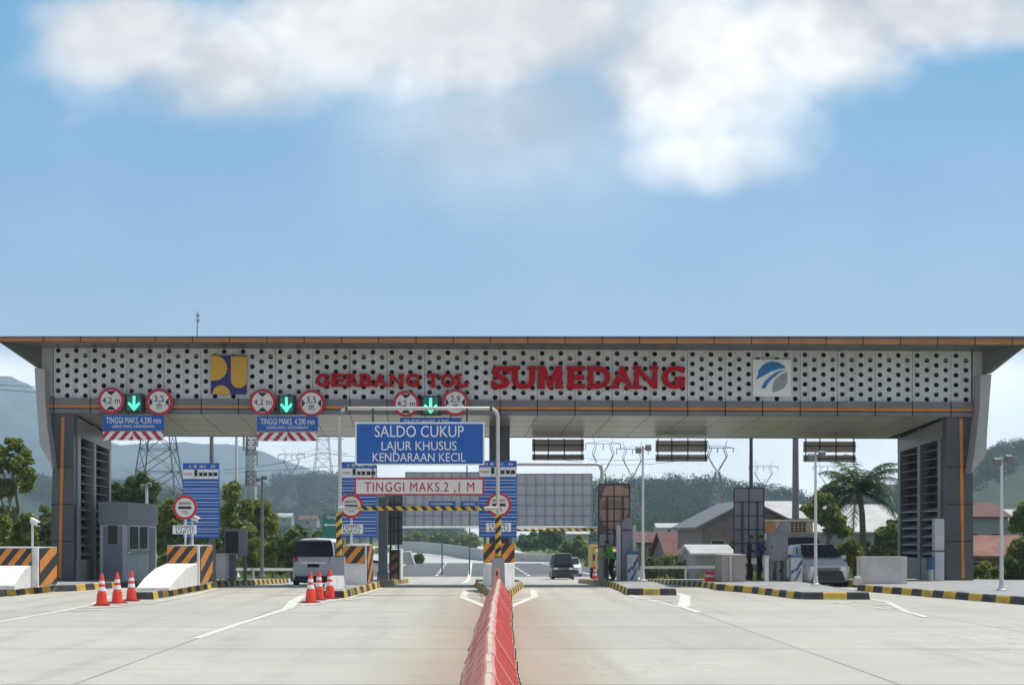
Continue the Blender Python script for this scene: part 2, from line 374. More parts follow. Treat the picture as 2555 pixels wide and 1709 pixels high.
# materials of the ground
def concrete_mat():
    m_ = bpy.data.materials.new('slab_concrete'); m_.use_nodes = True; t = NT(m_.node_tree); p = t.n['Principled BSDF']
    geo = t.node('ShaderNodeNewGeometry'); P = geo.outputs['Position']; s_ = t.node('ShaderNodeSeparateXYZ'); t.l.new(P, s_.inputs[0]); x, y = s_.outputs[0], s_.outputs[1]
    big = t.noise(P, 0.16, 4, 0.6); mid = t.noise(P, 1.1, 5, 0.65); fine = t.noise(P, 22, 4, 0.7)
    # stretched along the traffic / across it
    def stretch(sx, sy, sc, det=4):
        c = t.node('ShaderNodeCombineXYZ'); t.put(c.inputs[0], t.m('MULTIPLY', x, sx)); t.put(c.inputs[1], t.m('MULTIPLY', y, sy)); return t.noise(c.outputs[0], sc, det, 0.6)
    across = stretch(0.25, 1.6, 1.0); along = stretch(1.0, 0.06, 1.3)
    c = t.mix(t.ss(big, 0.3, 0.7), (.45,.425,.362), (.52,.492,.422))
    c = t.mix(t.m('MULTIPLY', t.ss(across, 0.42, 0.7), 0.32), c, (.37,.35,.30))
    c = t.mix(t.m('MULTIPLY', t.ss(mid, 0.45, 0.75), 0.22), c, (.36,.335,.285))
    c = t.mix(t.m('MULTIPLY', t.ss(fine, 0.45, 0.8), 0.3), c, (.32,.30,.265))
    # slabs of slightly different pour
    sx = t.m('FLOOR', t.m('DIVIDE', t.m('SUBTRACT', x, 0.11), 4.81)); sy = t.m('FLOOR', t.m('DIVIDE', t.m('SUBTRACT', y, 1.0), 4.75))
    cs = t.node('ShaderNodeCombineXYZ'); t.put(cs.inputs[0], sx); t.put(cs.inputs[1], sy); wn = t.node('ShaderNodeTexWhiteNoise'); t.l.new(cs.outputs[0], wn.inputs[0])
    c = t.mix(t.m('MULTIPLY', wn.outputs[0], 0.3), c, (.34,.32,.275))
    # tyre-brown dirt along the barrier and darker wheel paths in the lanes
    lane = t.m('ABSOLUTE', t.m('SUBTRACT', x, t.m('ADD', t.m('MULTIPLY', y, 0.0175), -0.02)))
    dirt = t.m('MULTIPLY', t.ss(t.m('ADD', lane, t.m('MULTIPLY', t.m('SUBTRACT', mid, 0.5), 1.1)), 2.1, 0.3), t.ss(y, 42, 30))
    c = t.mix(t.m('MULTIPLY', dirt, t.m('ADD', 0.52, t.m('MULTIPLY', along, 0.6))), c, (.34,.26,.185))
    wp = t.m('MULTIPLY', t.ss(along, 0.5, 0.72), t.m('MULTIPLY', t.ss(mid, 0.25, 0.6), 0.36))
    c = t.mix(wp, c, (.27,.255,.22))
    spots = t.m('MULTIPLY', t.ss(t.noise(P, 3.2, 2, .5), .68, .76), t.m('MULTIPLY', t.ss(big, .42, .6), .35)); c = t.mix(spots, c, (.14,.13,.11))
    # wheel paths of the lanes
    for xc in (-6.6, -1.65, 3.0, 6.7, -11.0):
        dx = t.m('ABSOLUTE', t.m('SUBTRACT', t.m('ABSOLUTE', t.m('SUBTRACT', x, xc)), 0.74))
        c = t.mix(t.m('MULTIPLY', t.m('MULTIPLY', t.ss(t.m('ADD', dx, t.m('MULTIPLY', t.m('SUBTRACT', mid, .5), .5)), .34, .05), t.ss(y, 22, 42)), 0.24), c, (.24,.225,.195))
    cr = t.m('ABSOLUTE', t.m('SUBTRACT', t.noise(P, 0.42, 7, 0.7), 0.5))
    c = t.mix(t.m('MULTIPLY', t.m('MULTIPLY', t.ss(cr, .0045, .0015), t.ss(big, .47, .6)), .6), c, (.17,.155,.13))
    # joints
    def joint(q, off, per, wd):
        fr = t.m('FRACT', t.m('DIVIDE', t.m('SUBTRACT', q, off), per)); dd = t.m('MULTIPLY', t.m('MINIMUM', fr, t.m('SUBTRACT', 1.0, fr)), per)
        return t.ss(t.m('ADD', dd, t.m('MULTIPLY', t.m('SUBTRACT', mid, 0.5), 0.02)), wd, wd * 0.3)
    jm = t.m('MAXIMUM', t.m('MULTIPLY', joint(x, 0.11, 4.81, 0.032), 0.7), t.m('MULTIPLY', joint(y, 1.0, 4.75, 0.06), 0.75))
    jm = t.m('MULTIPLY', jm, t.ss(along, 0.25, 0.55, 0.35, 1.0))
    c = t.mix(jm, c, (.16,.145,.12))
    t.l.new(c, p.inputs['Base Color']); p.inputs['Roughness'].default_value = 0.85; p.inputs['Specular IOR Level'].default_value = 0.3
    bn = t.node('ShaderNodeBump'); bn.inputs['Strength'].default_value = 0.12; bn.inputs['Distance'].default_value = 0.02
    t.l.new(fine, bn.inputs['Height']); t.l.new(bn.outputs[0], p.inputs['Normal'])
    return m_
M_slab = concrete_mat()
M_asph = mat('asphalt', (.105,.108,.112), .9, var=.12, scale=.25, dirt=((.17,.165,.16), .12, .6))
M_grass = mat('grass_ground', (.10,.13,.035), .95, var=.35, scale=.35, dirt=((.20,.17,.09), .1, .6))

ys = list(np.arange(-20, 120, 4.0)) + list(np.arange(120, 420, 20.0)) + [420, 700, 1500, 3000, 4600]
def g_edges(y): return (-4200, 4200)
mb = MB(); xs = [-3300,-1500,-600,-250,-120,-60,-30,-15,0,15,30,60,120,250,600,1500,3300]
for y in ys: mb.v += [(x, y, gz(y) - 0.10 - (0.35 if y > 115 else 0.0) - (.5 if abs(x) > 30 else 0)) for x in xs]
n = len(xs)
for i in range(len(ys)-1):
    for k in range(n-1): mb.f.append((i*n+k, i*n+k+1, (i+1)*n+k+1, (i+1)*n+k)); mb.m.append(0)
tag(build('ground', mb, M_grass), kind='structure')
yp = list(np.arange(-12, 42, 6.0)) + [42.5, 46.6, 53, 60, 70, 80, 90, 100, 112]
ground_strip('plaza', lambda y: (-24, 22) if y < 50 else (-24 + (y-50)/62*10, 22 - (y-50)/62*8.5), yp, M_slab, 0.0)
ya = [100, 106, 112, 115, 130, 145, 160, 175, 190, 200, 205]
ground_strip('road', lambda y: (-14.2, 13.8), ya, M_asph, -0.004)
def far_edges(y):
    s = max(0, (y - 200) / 200.0); return (-14.2 - 60 * s ** 1.3, 13.8 - 6 * s)
ground_strip('far_road', far_edges, [198, 215, 230, 250, 275, 300, 330, 360, 400], mat('far_concrete', (.47,.46,.43), .9, var=.12, scale=.05), -0.008)

# ---- painted markings
def marking(name, pts, wd, lift=0.005, m_=M_mark):
    mb = MB()
    for i in range(len(pts)-1):
        A = Vector(pts[i]); B = Vector(pts[i+1]); t = (B-A); t.z = 0; t.normalize(); nr = Vector((-t.y, t.x, 0)) * wd/2
        N = max(1, int((B-A).length / 3))
        A = A - t*wd*0.3; B = B + t*wd*0.3
        for k in range(N):
            p, q = A.lerp(B, k/N), A.lerp(B, (k+1)/N)
            f_ = lambda r: (r.x, r.y, gz(r.y) + lift + i*0.0007)
            mb.quad(f_(p-nr), f_(q-nr), f_(q+nr), f_(p+nr))
    return mb
marks = MB()
def mk(pxs, wd=0.14, l=0.005):
    q = marking('', [G(*p) for p in pxs], wd, l); marks.add(q.v, q.f)
mk([(-200,1590),(0,1551),(150,1525),(236,1507)], .14); mk([(236,1507),(268,1489)], .2, .007); mk([(268,1489),(338,1478)], .15, .009)
mk([(236,1508),(386,1503.5),(470,1487),(545,1468)], .13, .011)
for u0, v0, u1, v1 in [(205,1518,330,1512),(180,1524,250,1521),(300,1509,386,1506)]: mk([(u0,v0),(u1,v1)], .16, .013)
mk([(491,1592),(600,1555),(720,1517)], .16); mk([(718,1518),(735,1499),(764,1482)], .26, .007)
mk([(722,1516.5),(800,1504),(872,1491.5),(955,1467)], .13, .009)
for u0, v0, u1, v1 in [(735,1510,800,1508),(742,1503,790,1501),(862,1497,930,1490)]: mk([(u0,v0),(u1,v1)], .2, .011)
mk([(1166,1466),(1156,1491),(1216,1514)], .2, .005); mk([(1158,1490),(1222,1495)], .1, .009)
mk([(1329,1466),(1334,1488),(1272,1513)], .2, .005); mk([(1275,1500),(1330,1490)], .12, .009)
mk([(1535,1474),(1592,1490),(1700,1515)], .14); mk([(1688,1481),(1710,1487),(1706,1513)], .3, .007); mk([(1704,1514),(1744,1528)], .17, .009)
for u0, v0, u1, v1 in [(1600,1495,1690,1492),(1640,1502,1700,1500)]: mk([(u0,v0),(u1,v1)], .16, .011)
mk([(1940,1483),(1998,1496),(2090,1504),(2240,1522)], .12); mk([(2174,1495),(2212,1501),(2262,1526),(2312,1539)], .16, .007)
for u0, v0, u1, v1 in [(2080,1504,2215,1503),(2130,1511,2232,1509),(2190,1519,2245,1517)]: mk([(u0,v0),(u1,v1)], .14, .011)
tag(build('lane_markings', marks, M_mark), kind='structure')
rm = MB()
def rline(x0, y0, x1, y1, wd): 
    q = marking('', [(x0,y0,0),(x1,y1,0)], wd, 0.004); rm.add(q.v, q.f)
rline(-8.6,116,-10.6,205,.35); rline(10.6,116,9.6,205,.35)
for k in range(10): rline(-3.6-k*.12, 116+k*9, -3.7-k*.12, 120.5+k*9, .28)
for k in range(10): rline(4.6+k*.02, 116+k*9, 4.6+k*.02, 120.5+k*9, .28)
for k in range(4): rline(1.9, 106+k*5.0, 7.6, 106+k*5.0, .5)
rline(-.6,62,-.9,200,.3); rline(1.9,62,1.6,200,.2)
tag(build('road_markings', rm, M_mark), kind='structure')

# ================================================================ traffic islands
M_paver = mat('island_paving', (.33,.325,.31), .85, var=.15, scale=3, bump=.15, dirt=((.2,.18,.16), 1.5, .4))
def island(poly, label, hgt=0.2):
    P = [Vector((p[0], p[1], 0)) for p in poly]; per = []
    cut = 0.57; acc_ = 0.0; n = len(P); ring = []; seg_m = []; phase = 0.0; ci = 0
    for i in range(n):
        A, B = P[i], P[(i+1) % n]; L = (B-A).length; k = max(1, round(L / cut))
        for j in range(k): ring.append(A.lerp(B, j/k)); seg_m.append(ci % 2); ci += 1
    c = sum(P, Vector()) / n; N = len(ring)
    area = sum(ring[i].x*ring[(i+1)%N].y - ring[(i+1)%N].x*ring[i].y for i in range(N))
    if area < 0: ring.reverse(); seg_m = seg_m[-2::-1] + seg_m[-1:]
    def inset(dist):
        out = []
        for i in range(N):
            t0 = (ring[i]-ring[i-1]).normalized(); t1 = (ring[(i+1)%N]-ring[i]).normalized()
            n_ = (Vector((-t0.y,t0.x,0)) + Vector((-t1.y,t1.x,0))).normalized(); out.append(ring[i] + n_*dist)
        return out
    def lvl(rg, h): return [(p.x, p.y, gz(p.y)+h) for p in rg]
    r0 = lvl(ring, -0.05); r1 = lvl(inset(.045), hgt*.86); r2 = lvl(inset(.075), hgt); r3 = lvl(inset(.20), hgt)
    kb = MB(); kb.v = r0 + r1 + r2 + r3
    for lv in range(3):
        for i in range(N):
            j = (i+1) % N; kb.f.append((lv*N+i, lv*N+j, (lv+1)*N+j, (lv+1)*N+i)); kb.m.append(seg_m[i] if lv < 2 else 2)
    o = thing('traffic_island', label, 'traffic island', (c.x, c.y, gz(c.y)), 0, 'toll plaza islands')
    build('kerb', kb, [M_blk, M_yel, M_paver], o)
    top = MB(); q = [Vector(p) + Vector((0,0,-.004)) for p in r3]; top.add(q, [tuple(t) for t in tessellate_polygon([[Vector((p.x,p.y,0)) for p in q]])])
    build('paving', top, M_paver, o)
    return o
island([(-19,30),(-14.0,30),(-13.3,36.4),(-12.9,39.7),(-12.3,40.3),(-11.55,43.5),(-11.55,60),(-19,60)], 'wide traffic island with striped kerb carrying the grey toll booth at the left tower')
island([(-9.2,35.1),(-8.66,35.1),(-8.62,42),(-8.62,60),(-9.85,60),(-9.85,38)], 'narrow striped traffic island whose black kerb tip stands right of three cones')
island([(-4.27,35.9),(-3.63,35.9),(-3.2,42.4),(-3.2,61.5),(-4.95,61.5),(-4.95,42)], 'striped traffic island beside the white van, carrying the left gantry leg')
island([(.3,36.1),(.92,36.1),(1.55,43.3),(1.55,60),(-.1,60),(-.1,44)], 'striped traffic island at the far end of the red barrier row')
island([(4.27,37.6),(5.7,37.4),(5.86,44),(5.86,60),(4.6,60),(4.4,44.4)], 'striped traffic island with the face poster panel and a pale lamp pole')
island([(8.65,35.1),(10.5,35.0),(10.62,42),(10.62,58),(7.5,58),(7.45,41),(8.1,38.8)], 'striped traffic island carrying the grey cabinet and two standing people')
island([(13.5,32.4),(12.7,35.8),(11.9,39.5),(11.75,40.6),(12.55,42.2),(12.6,47),(13.7,49),(13.7,60),(21,60),(21,30),(14.1,30)], 'wide traffic island with striped kerb under the right tower of the canopy')

# ================================================================ the canopy
yL, mF = 45.0, 0.0426
def yf(u, off=0.0): return (yL - off + 15.01*mF) / (1 - mF*(u-HU)/F)
def FP(u, v, off=0.0): return W(u, v, yf(u, off))
th = math.atan(mF); fx = Vector((math.cos(th), math.sin(th), 0)); fn = Vector((math.sin(th), -math.cos(th), 0))   # along the front; out of the front
def P3(u, z, off=0.0): q = FP(u, 1000, off); return Vector((q.x, q.y, z))
can = thing('toll_canopy', 'long grey toll gate canopy with perforated white front and red lettering', 'toll canopy', P3(1277, 0.1, 0)*1.0)
# perforated sheets, one mesh shared by the repeats
def sheet_mb(cols):
    mb = MB(); cw, rh, rr, T = 0.316, 0.344, 0.085, 0.02; Wd = cols*cw
    for k in range(cols):
        xc = (k+.5)*cw; x0, x1 = k*cw, (k+1)*cw
        top0 = 0.112 if k % 2 == 0 else -0.058
        if k % 2: mb.add([(x0,0,0.112),(x1,0,0.112),(x1,0,top0),(x0,0,top0)], [(0,1,2,3)])
        for j in range(5):
            zt = top0 - j*rh; zb = zt - rh; zc = (zt+zb)/2
            n_ = 16; circ = [(xc+rr*math.cos(2*math.pi*i/n_+math.pi/4), zc+rr*math.sin(2*math.pi*i/n_+math.pi/4)) for i in range(n_)]
            sq = []
            for i in range(n_):
                an = 2*math.pi*i/n_+math.pi/4; cx, sx_ = math.cos(an), math.sin(an); m_ = max(abs(cx), abs(sx_)); sq.append((xc+cx/m_*cw/2, zc+sx_/m_*rh/2))
            o = len(mb.v)
            mb.v += [(p[0],0,p[1]) for p in sq] + [(p[0],0,p[1]) for p in circ] + [(p[0],T,p[1]) for p in circ]
            for i in range(n_):
                i2 = (i+1) % n_
                mb.f += [(o+i,o+i2,o+n_+i2,o+n_+i),(o+n_+i,o+n_+i2,o+2*n_+i2,o+2*n_+i)]; mb.m += [0,0]
        zb = top0 - 5*rh
        mb.add([(x0,0,zb),(x1,0,zb),(x1,0,-1.80),(x0,0,-1.80)], [(0,1,2,3)])
    return mb
edges = [134,225,317,410,502,595,688,781,873,966,1060,1153,1248,1341,1435,1528,1622,1716,1810,1903,1997,2090,2184,2277,2373,2424]
first = None; pz = 8.11
sheet = sheet_mb(4); half = sheet_mb(2)
for i in range(len(edges)-1):
    A, B = P3(edges[i], pz), P3(edges[i+1], pz); wd = (B-A).length - 0.014
    src = sheet if i < len(edges)-2 else half; nat = 0.316*(4 if i < len(edges)-2 else 2)
    if i == 0: first = build('perforated_panel', src, M_acp, can, rel=True); o = first
    elif i == len(edges)-2: o = build('perforated_panel', src, M_acp, can, rel=True)
    else: o = first.copy(); COL.objects.link(o)
    o.parent = can; o.location = A - can.location; o.rotation_euler = (0,0,th); o.scale = (wd/nat, 1, 1)
def slab_along(mb, u0, u1, z0, z1, off0, off1, mi=0):     # a block along the front between two heights, from off0 (front) back to off1
    p = [P3(u0,z0,off0), P3(u1,z0,off0), P3(u1,z0,off0) - fn*(off0-off1), P3(u0,z0,off0) - fn*(off0-off1)]
    mb.hexa(p + [q + Vector((0,0,z1-z0)) for q in p], mi)
bk = MB(); slab_along(bk, 100, 2450, 5.98, 8.30, -.45, -.65); build('backing', bk, mat('dim_interior', (.11,.11,.11), .9), can)  # dark sheet: its colour stands for the unlit space behind the holes
fr_ = MB()
for u in range(134, 2430, 186): 
    A = P3(u, 6.45, -.12); fr_.bar(A, A + Vector((0,0,1.75)), .06)
for z in (6.75, 7.93): 
    fr_.bar(P3(134, z, -.16), P3(2424, z, -.16), .06)
build('panel_frame', fr_, M_metal, can)
ep = MB(); slab_along(ep, 103, 132, 6.45, 8.24, 0.0, -.4); build('end_panel', ep, M_acpL, can)
ep = MB(); slab_along(ep, 2427, 2451, 6.45, 8.24, 0.0, -.4); build('end_panel', ep, M_acpL, can)
# lower beam with the orange line
bm_ = MB(); slab_along(bm_, 117, 2429, 5.89, 6.405, .10, -.5)
build('front_beam', bm_, M_acpM, can)
st = MB(); slab_along(st, 118, 2428, 6.075, 6.175, .112, .02); build('trim_stripe', st, M_stripe, can)
sm_ = MB()
for e in edges[:-1]: slab_along(sm_, e-1.0, e+1.0, 5.887, 6.41, .116, .05)
slab_along(sm_, 117, 2429, 6.04, 6.07, .114, .05)
build('beam_joint', sm_, M_seam, can)
# fascia along the roof edge, overhanging the front
OV = 1.6
def fz(u): return tuple(Z(v, yf(u, OV)) for v in (852 + (u+4)/2566*10, 839))
uu = [-4, 2562]
def fas(mb, lo, hi, off, mi=0, back_=.25):
    A0, B0 = fz(-4), fz(2562)
    def pt(u, f_, of): a_ = fz(u); return P3(u, a_[0] + (a_[1]-a_[0])*f_, of)
    mb.hexa([pt(-4,lo,off), pt(2562,lo,off), pt(2562,lo,off-back_), pt(-4,lo,off-back_), pt(-4,hi,off), pt(2562,hi,off), pt(2562,hi,off-back_), pt(-4,hi,off-back_)], mi)
fm = MB(); fas(fm, 0, 1, OV); build('fascia', fm, M_fasc, can)
fm = MB(); fas(fm, .12, .34, OV+.012, 0, .08); fas(fm, .42, .58, OV+.012, 0, .08); build('trim_stripe', fm, M_stripe, can)
fm = MB()
for u in range(108, 2560, 93):
    a_ = fz(u); A = P3(u-1, a_[0]-.002, OV+.016); B = P3(u+1, a_[0]-.002, OV+.016); q = [A, B, B - fn*.05, A - fn*.05]; fm.hexa(q + [p + Vector((0,0,a_[1]-a_[0])) for p in q])
build('fascia_joint', fm, M_seam, can)
# roof body, side wings and their undersides
DEP = 5.6
bkv = -fn * DEP
Ol, Or = P3(-4, fz(-4)[0], OV-.02), P3(2562, fz(2562)[0], OV-.02)
Il, Ir = FP(104, 868, 0), FP(2451, 866, 0)
Jl, Jr = FP(104, 917, 0), FP(2451, 936, 0)
Kl, Kr = FP(86, 914, .1), FP(2474, 931, .1)
rb = MB()
tl, tr = P3(-4, fz(-4)[1]-.06, OV-.1), P3(2562, fz(2562)[1]-.12, OV-.1)
rb.hexa([Ol + Vector((0,0,.02)), Or + Vector((0,0,.02)), Or + bkv*1.25 + Vector((0,0,.02)), Ol + bkv*1.25 + Vector((0,0,.02)), tl, tr, tr + bkv*1.23, tl + bkv*1.23])
build('roof', rb, M_acpD, can)
so = MB()
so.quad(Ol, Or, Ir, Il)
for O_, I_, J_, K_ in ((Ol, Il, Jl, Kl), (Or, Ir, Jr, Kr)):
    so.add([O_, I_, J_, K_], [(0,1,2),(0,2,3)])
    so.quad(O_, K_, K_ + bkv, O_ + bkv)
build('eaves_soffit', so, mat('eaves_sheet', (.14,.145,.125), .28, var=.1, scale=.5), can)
# main soffit in sheets, sloping down to the rear
sf = MB(); zr = 5.56
ends = [185] + edges[2:-2] + [2355]
for i in range(len(ends)-1):
    for r_ in range(4):
        t0, t1 = r_/4, (r_+1)/4
        def sp(u, t): q = P3(u, 5.885 + (zr-5.885)*t, -.02); return q - fn * (DEP * t)
        g = 0.7
        a0, a1, b1, b0 = sp(ends[i]+g, t0+.003), sp(ends[i+1]-g, t0+.003), sp(ends[i+1]-g, t1-.003), sp(ends[i]+g, t1-.003)
        sf.quad(a0, a1, b1, b0)
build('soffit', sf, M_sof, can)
sb = MB(); q = [P3(120, 5.91, -.02), P3(2430, 5.91, -.02), P3(2430, zr+.03, -.02) - fn*DEP, P3(120, zr+.03, -.02) - fn*DEP]; sb.hexa(q + [p + Vector((0,0,.05)) for p in q])
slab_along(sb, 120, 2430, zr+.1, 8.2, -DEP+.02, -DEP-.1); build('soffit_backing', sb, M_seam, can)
rbm = MB(); slab_along(rbm, 120, 2430, zr-.02, zr+.34, -DEP-.12, -DEP-.3); build('rear_beam', rbm, M_acpM, can)
# middle column
mc = MB(); A = W(1221, 1043, 48.3); B = W(1272, 1043, 48.3); mc.box((A.x, 48.3, gz(48)+.15), (B.x, 49.0, 5.75)); build('column', mc, M_acpD, can)

def tower(u_out, u_in, u_bot, rear_u, stripe, fin, side):
    """a clad tower: front sheet, louvred inner side, head fin, orange line"""
    sgn = 1 if side == 'l' else -1
    f0, f1, f2, f3 = FP(u_out, 1036, -.02), FP(u_in, 1036, -.02), FP(u_in, 1446, -.02), FP(u_bot, 1446, -.02)
    elbow = FP(u_bot + (6*sgn if side=='l' else -2), 1165, -.02)
    zb = 0.05
    pts = [Vector((f0.x,f0.y,5.9)), Vector((f1.x,f1.y,5.9)), Vector((f1.x,f1.y,zb)), Vector((f3.x,f3.y,zb)), elbow]
    m1 = MB(); m1.prism(pts, -fn*0.5); build('tower_front', m1, M_acpD, can)
    # core behind, widening to the rear
    ri = W(rear_u, 1090, yf(u_in) + DEP - .2); ro = Vector((f3.x - .35*sgn, ri.y, 0))
    m2 = MB(); iF = Vector((f1.x, f1.y, 0)) - fn*.5 - Vector((.30*sgn,0,0)); iR = Vector((ri.x - .30*sgn, ri.y, 0)); oF = Vector((f3.x,f3.y,0)) - fn*.5
    z2 = 6.2
    m2.hexa([Vector((p.x,p.y,zb)) for p in (iF, iR, ro, oF)] + [Vector((p.x,p.y,z2)) for p in (iF, iR, ro, oF)]); build('tower_core', m2, M_dark, can)
    # pilasters on the inner side
    pil = MB(); A = Vector((f1.x, f1.y, 0)) - fn*.3; B = Vector((ri.x, ri.y, 0)); inw = Vector((.05*sgn, 0, 0))
    lou = MB(); ax = (B-A)
    for t in (0.06, .50, .97):
        c = A + ax*t; hw = .16
        pil.hexa([c + ax.normalized()*dx + Vector((dy*sgn, 0, zz)) for zz in (zb, 5.70) for dx, dy in ((-hw,-.34),(hw,-.34),(hw,.05),(-hw,.05))])
    build('pilaster', pil, M_acpL if side == 'l' else M_acpM, can)  # darker on the right tower: shade of that side put into the colour
    base = MB(); base.hexa([A + Vector((-.3*sgn,0,zb)), A + Vector((.02*sgn,0,zb)), B + Vector((.02*sgn,0,zb)), B + Vector((-.3*sgn,0,zb)),
                            A + Vector((-.3*sgn,0,.85)), A + Vector((.02*sgn,0,.85)), B + Vector((.02*sgn,0,.85)), B + Vector((-.3*sgn,0,.85))]); build('plinth', base, M_conc, can)
    louLit = MB()
    for k in range(14):
        z0 = 1.0 + k*.315; tgt = louLit if k < 6 else lou  # lower slats go in the pale sheet, sunlight put into their colour
        for t0, t1 in ((.11, .46), (.54, .93)):
            a_, b_ = A + ax*t0, A + ax*t1
            tgt.hexa([a_ + Vector((-.28*sgn,0,z0+.12)), a_ + Vector((.0,0,z0)), b_ + Vector((.0,0,z0)), b_ + Vector((-.28*sgn,0,z0+.12)),
                      a_ + Vector((-.28*sgn,0,z0+.15)), a_ + Vector((.0,0,z0+.03)), b_ + Vector((.0,0,z0+.03)), b_ + Vector((-.28*sgn,0,z0+.15))])
    build('louvre', lou, M_acpM if side == 'l' else M_acpD, can); build('louvre', louLit, M_acpL, can)  # right tower's upper slats darker still, shade put into the colour
    hd = MB(); hd.hexa([A + Vector((-.3*sgn,0,5.15)), A + Vector((.06*sgn,0,5.15)), B + Vector((.06*sgn,0,4.95)), B + Vector((-.3*sgn,0,4.95)),
                        A + Vector((-.3*sgn,0,5.8)), A + Vector((.06*sgn,0,5.8)), B + Vector((.06*sgn,0,5.5)), B + Vector((-.3*sgn,0,5.5))]); build('lintel', hd, M_acpM, can)
    # orange line
    s_ = MB(); (ua, va), (ub, vb) = stripe
    a_, b_ = FP(ua, va, 0.0), FP(ub, vb, 0.0); wv = Vector((.055,0,0))
    s_.hexa([b_ - wv, b_ + wv, b_ + wv - fn*.06, b_ - wv - fn*.06, a_ - wv, a_ + wv, a_ + wv - fn*.06, a_ - wv - fn*.06]); build('trim_stripe', s_, M_stripe, can)
    jt = MB()
    for v_ in (1165, 1258, 1350):
        a_, b_ = FP(min(u_bot,u_in)+(3 if side=='l' else 0), v_, -.005), FP(max(u_bot,u_in)-(0 if side=='l' else 1), v_, -.005); jt.tube([a_, b_], .012, 4)
    build('cladding_joint', jt, M_seam, can)
    fb = MB(); pts = [FP(u, v, .55) for u, v in fin]; fb.prism(pts, -fn*5.4); build('head_cladding', fb, M_acpL, can)
    rc = MB(); us = [fin[1][0], (134 if side == 'l' else 2424)]; slab_along(rc, min(us), max(us), 5.9, 7.6, -.05, -.5); build('head_recess_shade', rc, M_acpD, can)  # dark slab standing in for the shade between fin and front sheets
tower(118, 184, 125, 274, ((157,1040),(149,1440)), [(86,916),(111,921),(113,1000),(118,1067),(124,1109),(131,1167),(99,1110),(96,1067),(90,986)], 'l')
tower(2432, 2362, 2429, 2243, ((2398,1044),(2403,1442)), [(2474,933),(2447,936),(2444,1020),(2437,1083),(2431,1135),(2424,1180),(2461,1134),(2463,1081),(2469,1000)], 'r')

# ---- lettering, each letter standing off the sheets
SERIF = {'G':[(.62,1.02,.36,.50)], 'E':[(-.05,.42,0,.15),(-.05,.42,.85,1)], 'R':[(-.05,.45,0,.15),(-.05,.3,.85,1),(.68,1.06,0,.13)], 'B':[(-.05,.3,0,.15),(-.05,.3,.85,1)],
         'A':[(-.06,.36,0,.14),(.64,1.06,0,.14)], 'N':[(-.06,.34,0,.14),(-.06,.3,.86,1),(.66,1.06,.86,1)], 'T':[(.26,.74,0,.14),(-.02,.14,.68,.86),(.86,1.02,.68,.86)],
         'L':[(-.05,.5,0,.15),(-.05,.45,.86,1),(.84,1.03,0,.34)], 'U':[(-.06,.36,.86,1),(.64,1.06,.86,1)], 'M':[(-.05,.29,0,.12),(.71,1.05,0,.12)],
         'D':[(-.05,.3,0,.15),(-.05,.3,.85,1)], 'S':[(-.02,.16,.02,.34),(.84,1.02,.66,.98)], 'O':[]}
def letter(ch, u0, u1, v0, v1):
    yy_ = yf((u0+u1)/2); mb = MB(); off = .05; dp = .12
    p = FP(u0, v1, off); q = FP(u1, v1, off); wd = (q-p).length; hh = Z(v0, yy_) - Z(v1, yy_)
    if ch == 'M':
        mb.prism([p + fx*(wd*x) + EZ*(hh*z) for x, z in ((0,0),(.25,0),(.25,.60),(.42,.0),(.58,0),(.75,.60),(.75,0),(1,0),(1,1),(.72,1),(.5,.36),(.28,1),(0,1))], fn*dp)
    else: put_text(mb, ch, p, fx, EZ, wd, hh, fn, {'M': 0.008, 'N': 0.02, 'A': 0.022, 'R': .022, 'B': .02}.get(ch, 0.035), dp)
    for k, (a0, a1, b0, b1) in enumerate(SERIF.get(ch, [])):
        e = .003*(k+1); c = [p + fx*(wd*aa) + EZ*(hh*bb) for aa, bb in ((a0,b0),(a1,b0),(a1,b1),(a0,b1))]
        mb.hexa([x + fn*.002 for x in c] + [x + fn*(dp - .004 - e) for x in c])
    build('letter', mb, M_letter, can)
for ch, u0, u1 in zip('GERBANG', (788,828,863,898,931,972,1012), (823,858,895,929,966,1006,1046)): letter(ch, u0, u1, 933, 965)
for ch, u0, u1 in zip('TOL', (1065,1100,1139), (1096,1134,1167)): letter(ch, u0, u1, 933, 966)
for ch, u0, u1 in zip('SUMEDANG', (1226,1277,1343,1416,1467,1524,1582,1650), (1272,1335,1402,1459,1523,1579,1639,1707)): letter(ch, u0, u1, 914, 970)

# ---- the two emblems
em = thing('ministry_emblem', 'square navy and yellow emblem mounted on the perforated front', 'emblem', FP(570, 983, .08))
def fpoly(mb, pts, off, dp, mi=0): mb.prism([FP(u, v, off) for u, v in pts], -fn*dp, mi)
e1 = MB(); fpoly(e1, [(526,887),(615,887),(615,983),(526,983)], .10, .06)
build('backplate', e1, mat('emblem_navy', (.012,.016,.17), .4), em)
M_ey = mat('emblem_yellow', (.66,.36,.03), .4, var=.05)
def arc(cu, cv, r, a0, a1, n=14, ry=None): return [(cu + r*math.cos(R(a0+(a1-a0)*i/n)), cv - (ry or r)*math.sin(R(a0+(a1-a0)*i/n))) for i in range(n+1)]
for pts in ([(525,889)] + arc(535, 919, 32, 90, -90) + [(525,950)] if False else [(525,892),(532,886)] + arc(536, 918, 31, 80, -90) + [(525,949)],
            [(576,889),(616,889)] + [(616,948)] + arc(596, 948, 20, 0, -180) ,
            arc(552, 983, 22, 0, 180, ry=22)):
    q = MB(); fpoly(q, pts, .135, .033); build('emblem_shape', q, M_ey, em)
ep_ = thing('company_emblem', 'white square emblem with blue and grey leaf and a winding road', 'emblem', FP(1926, 989, .08))
e1 = MB(); fpoly(e1, [(1879,897),(1974,897),(1974,989),(1879,989)], .10, .06); build('backplate', e1, M_signw, ep_)
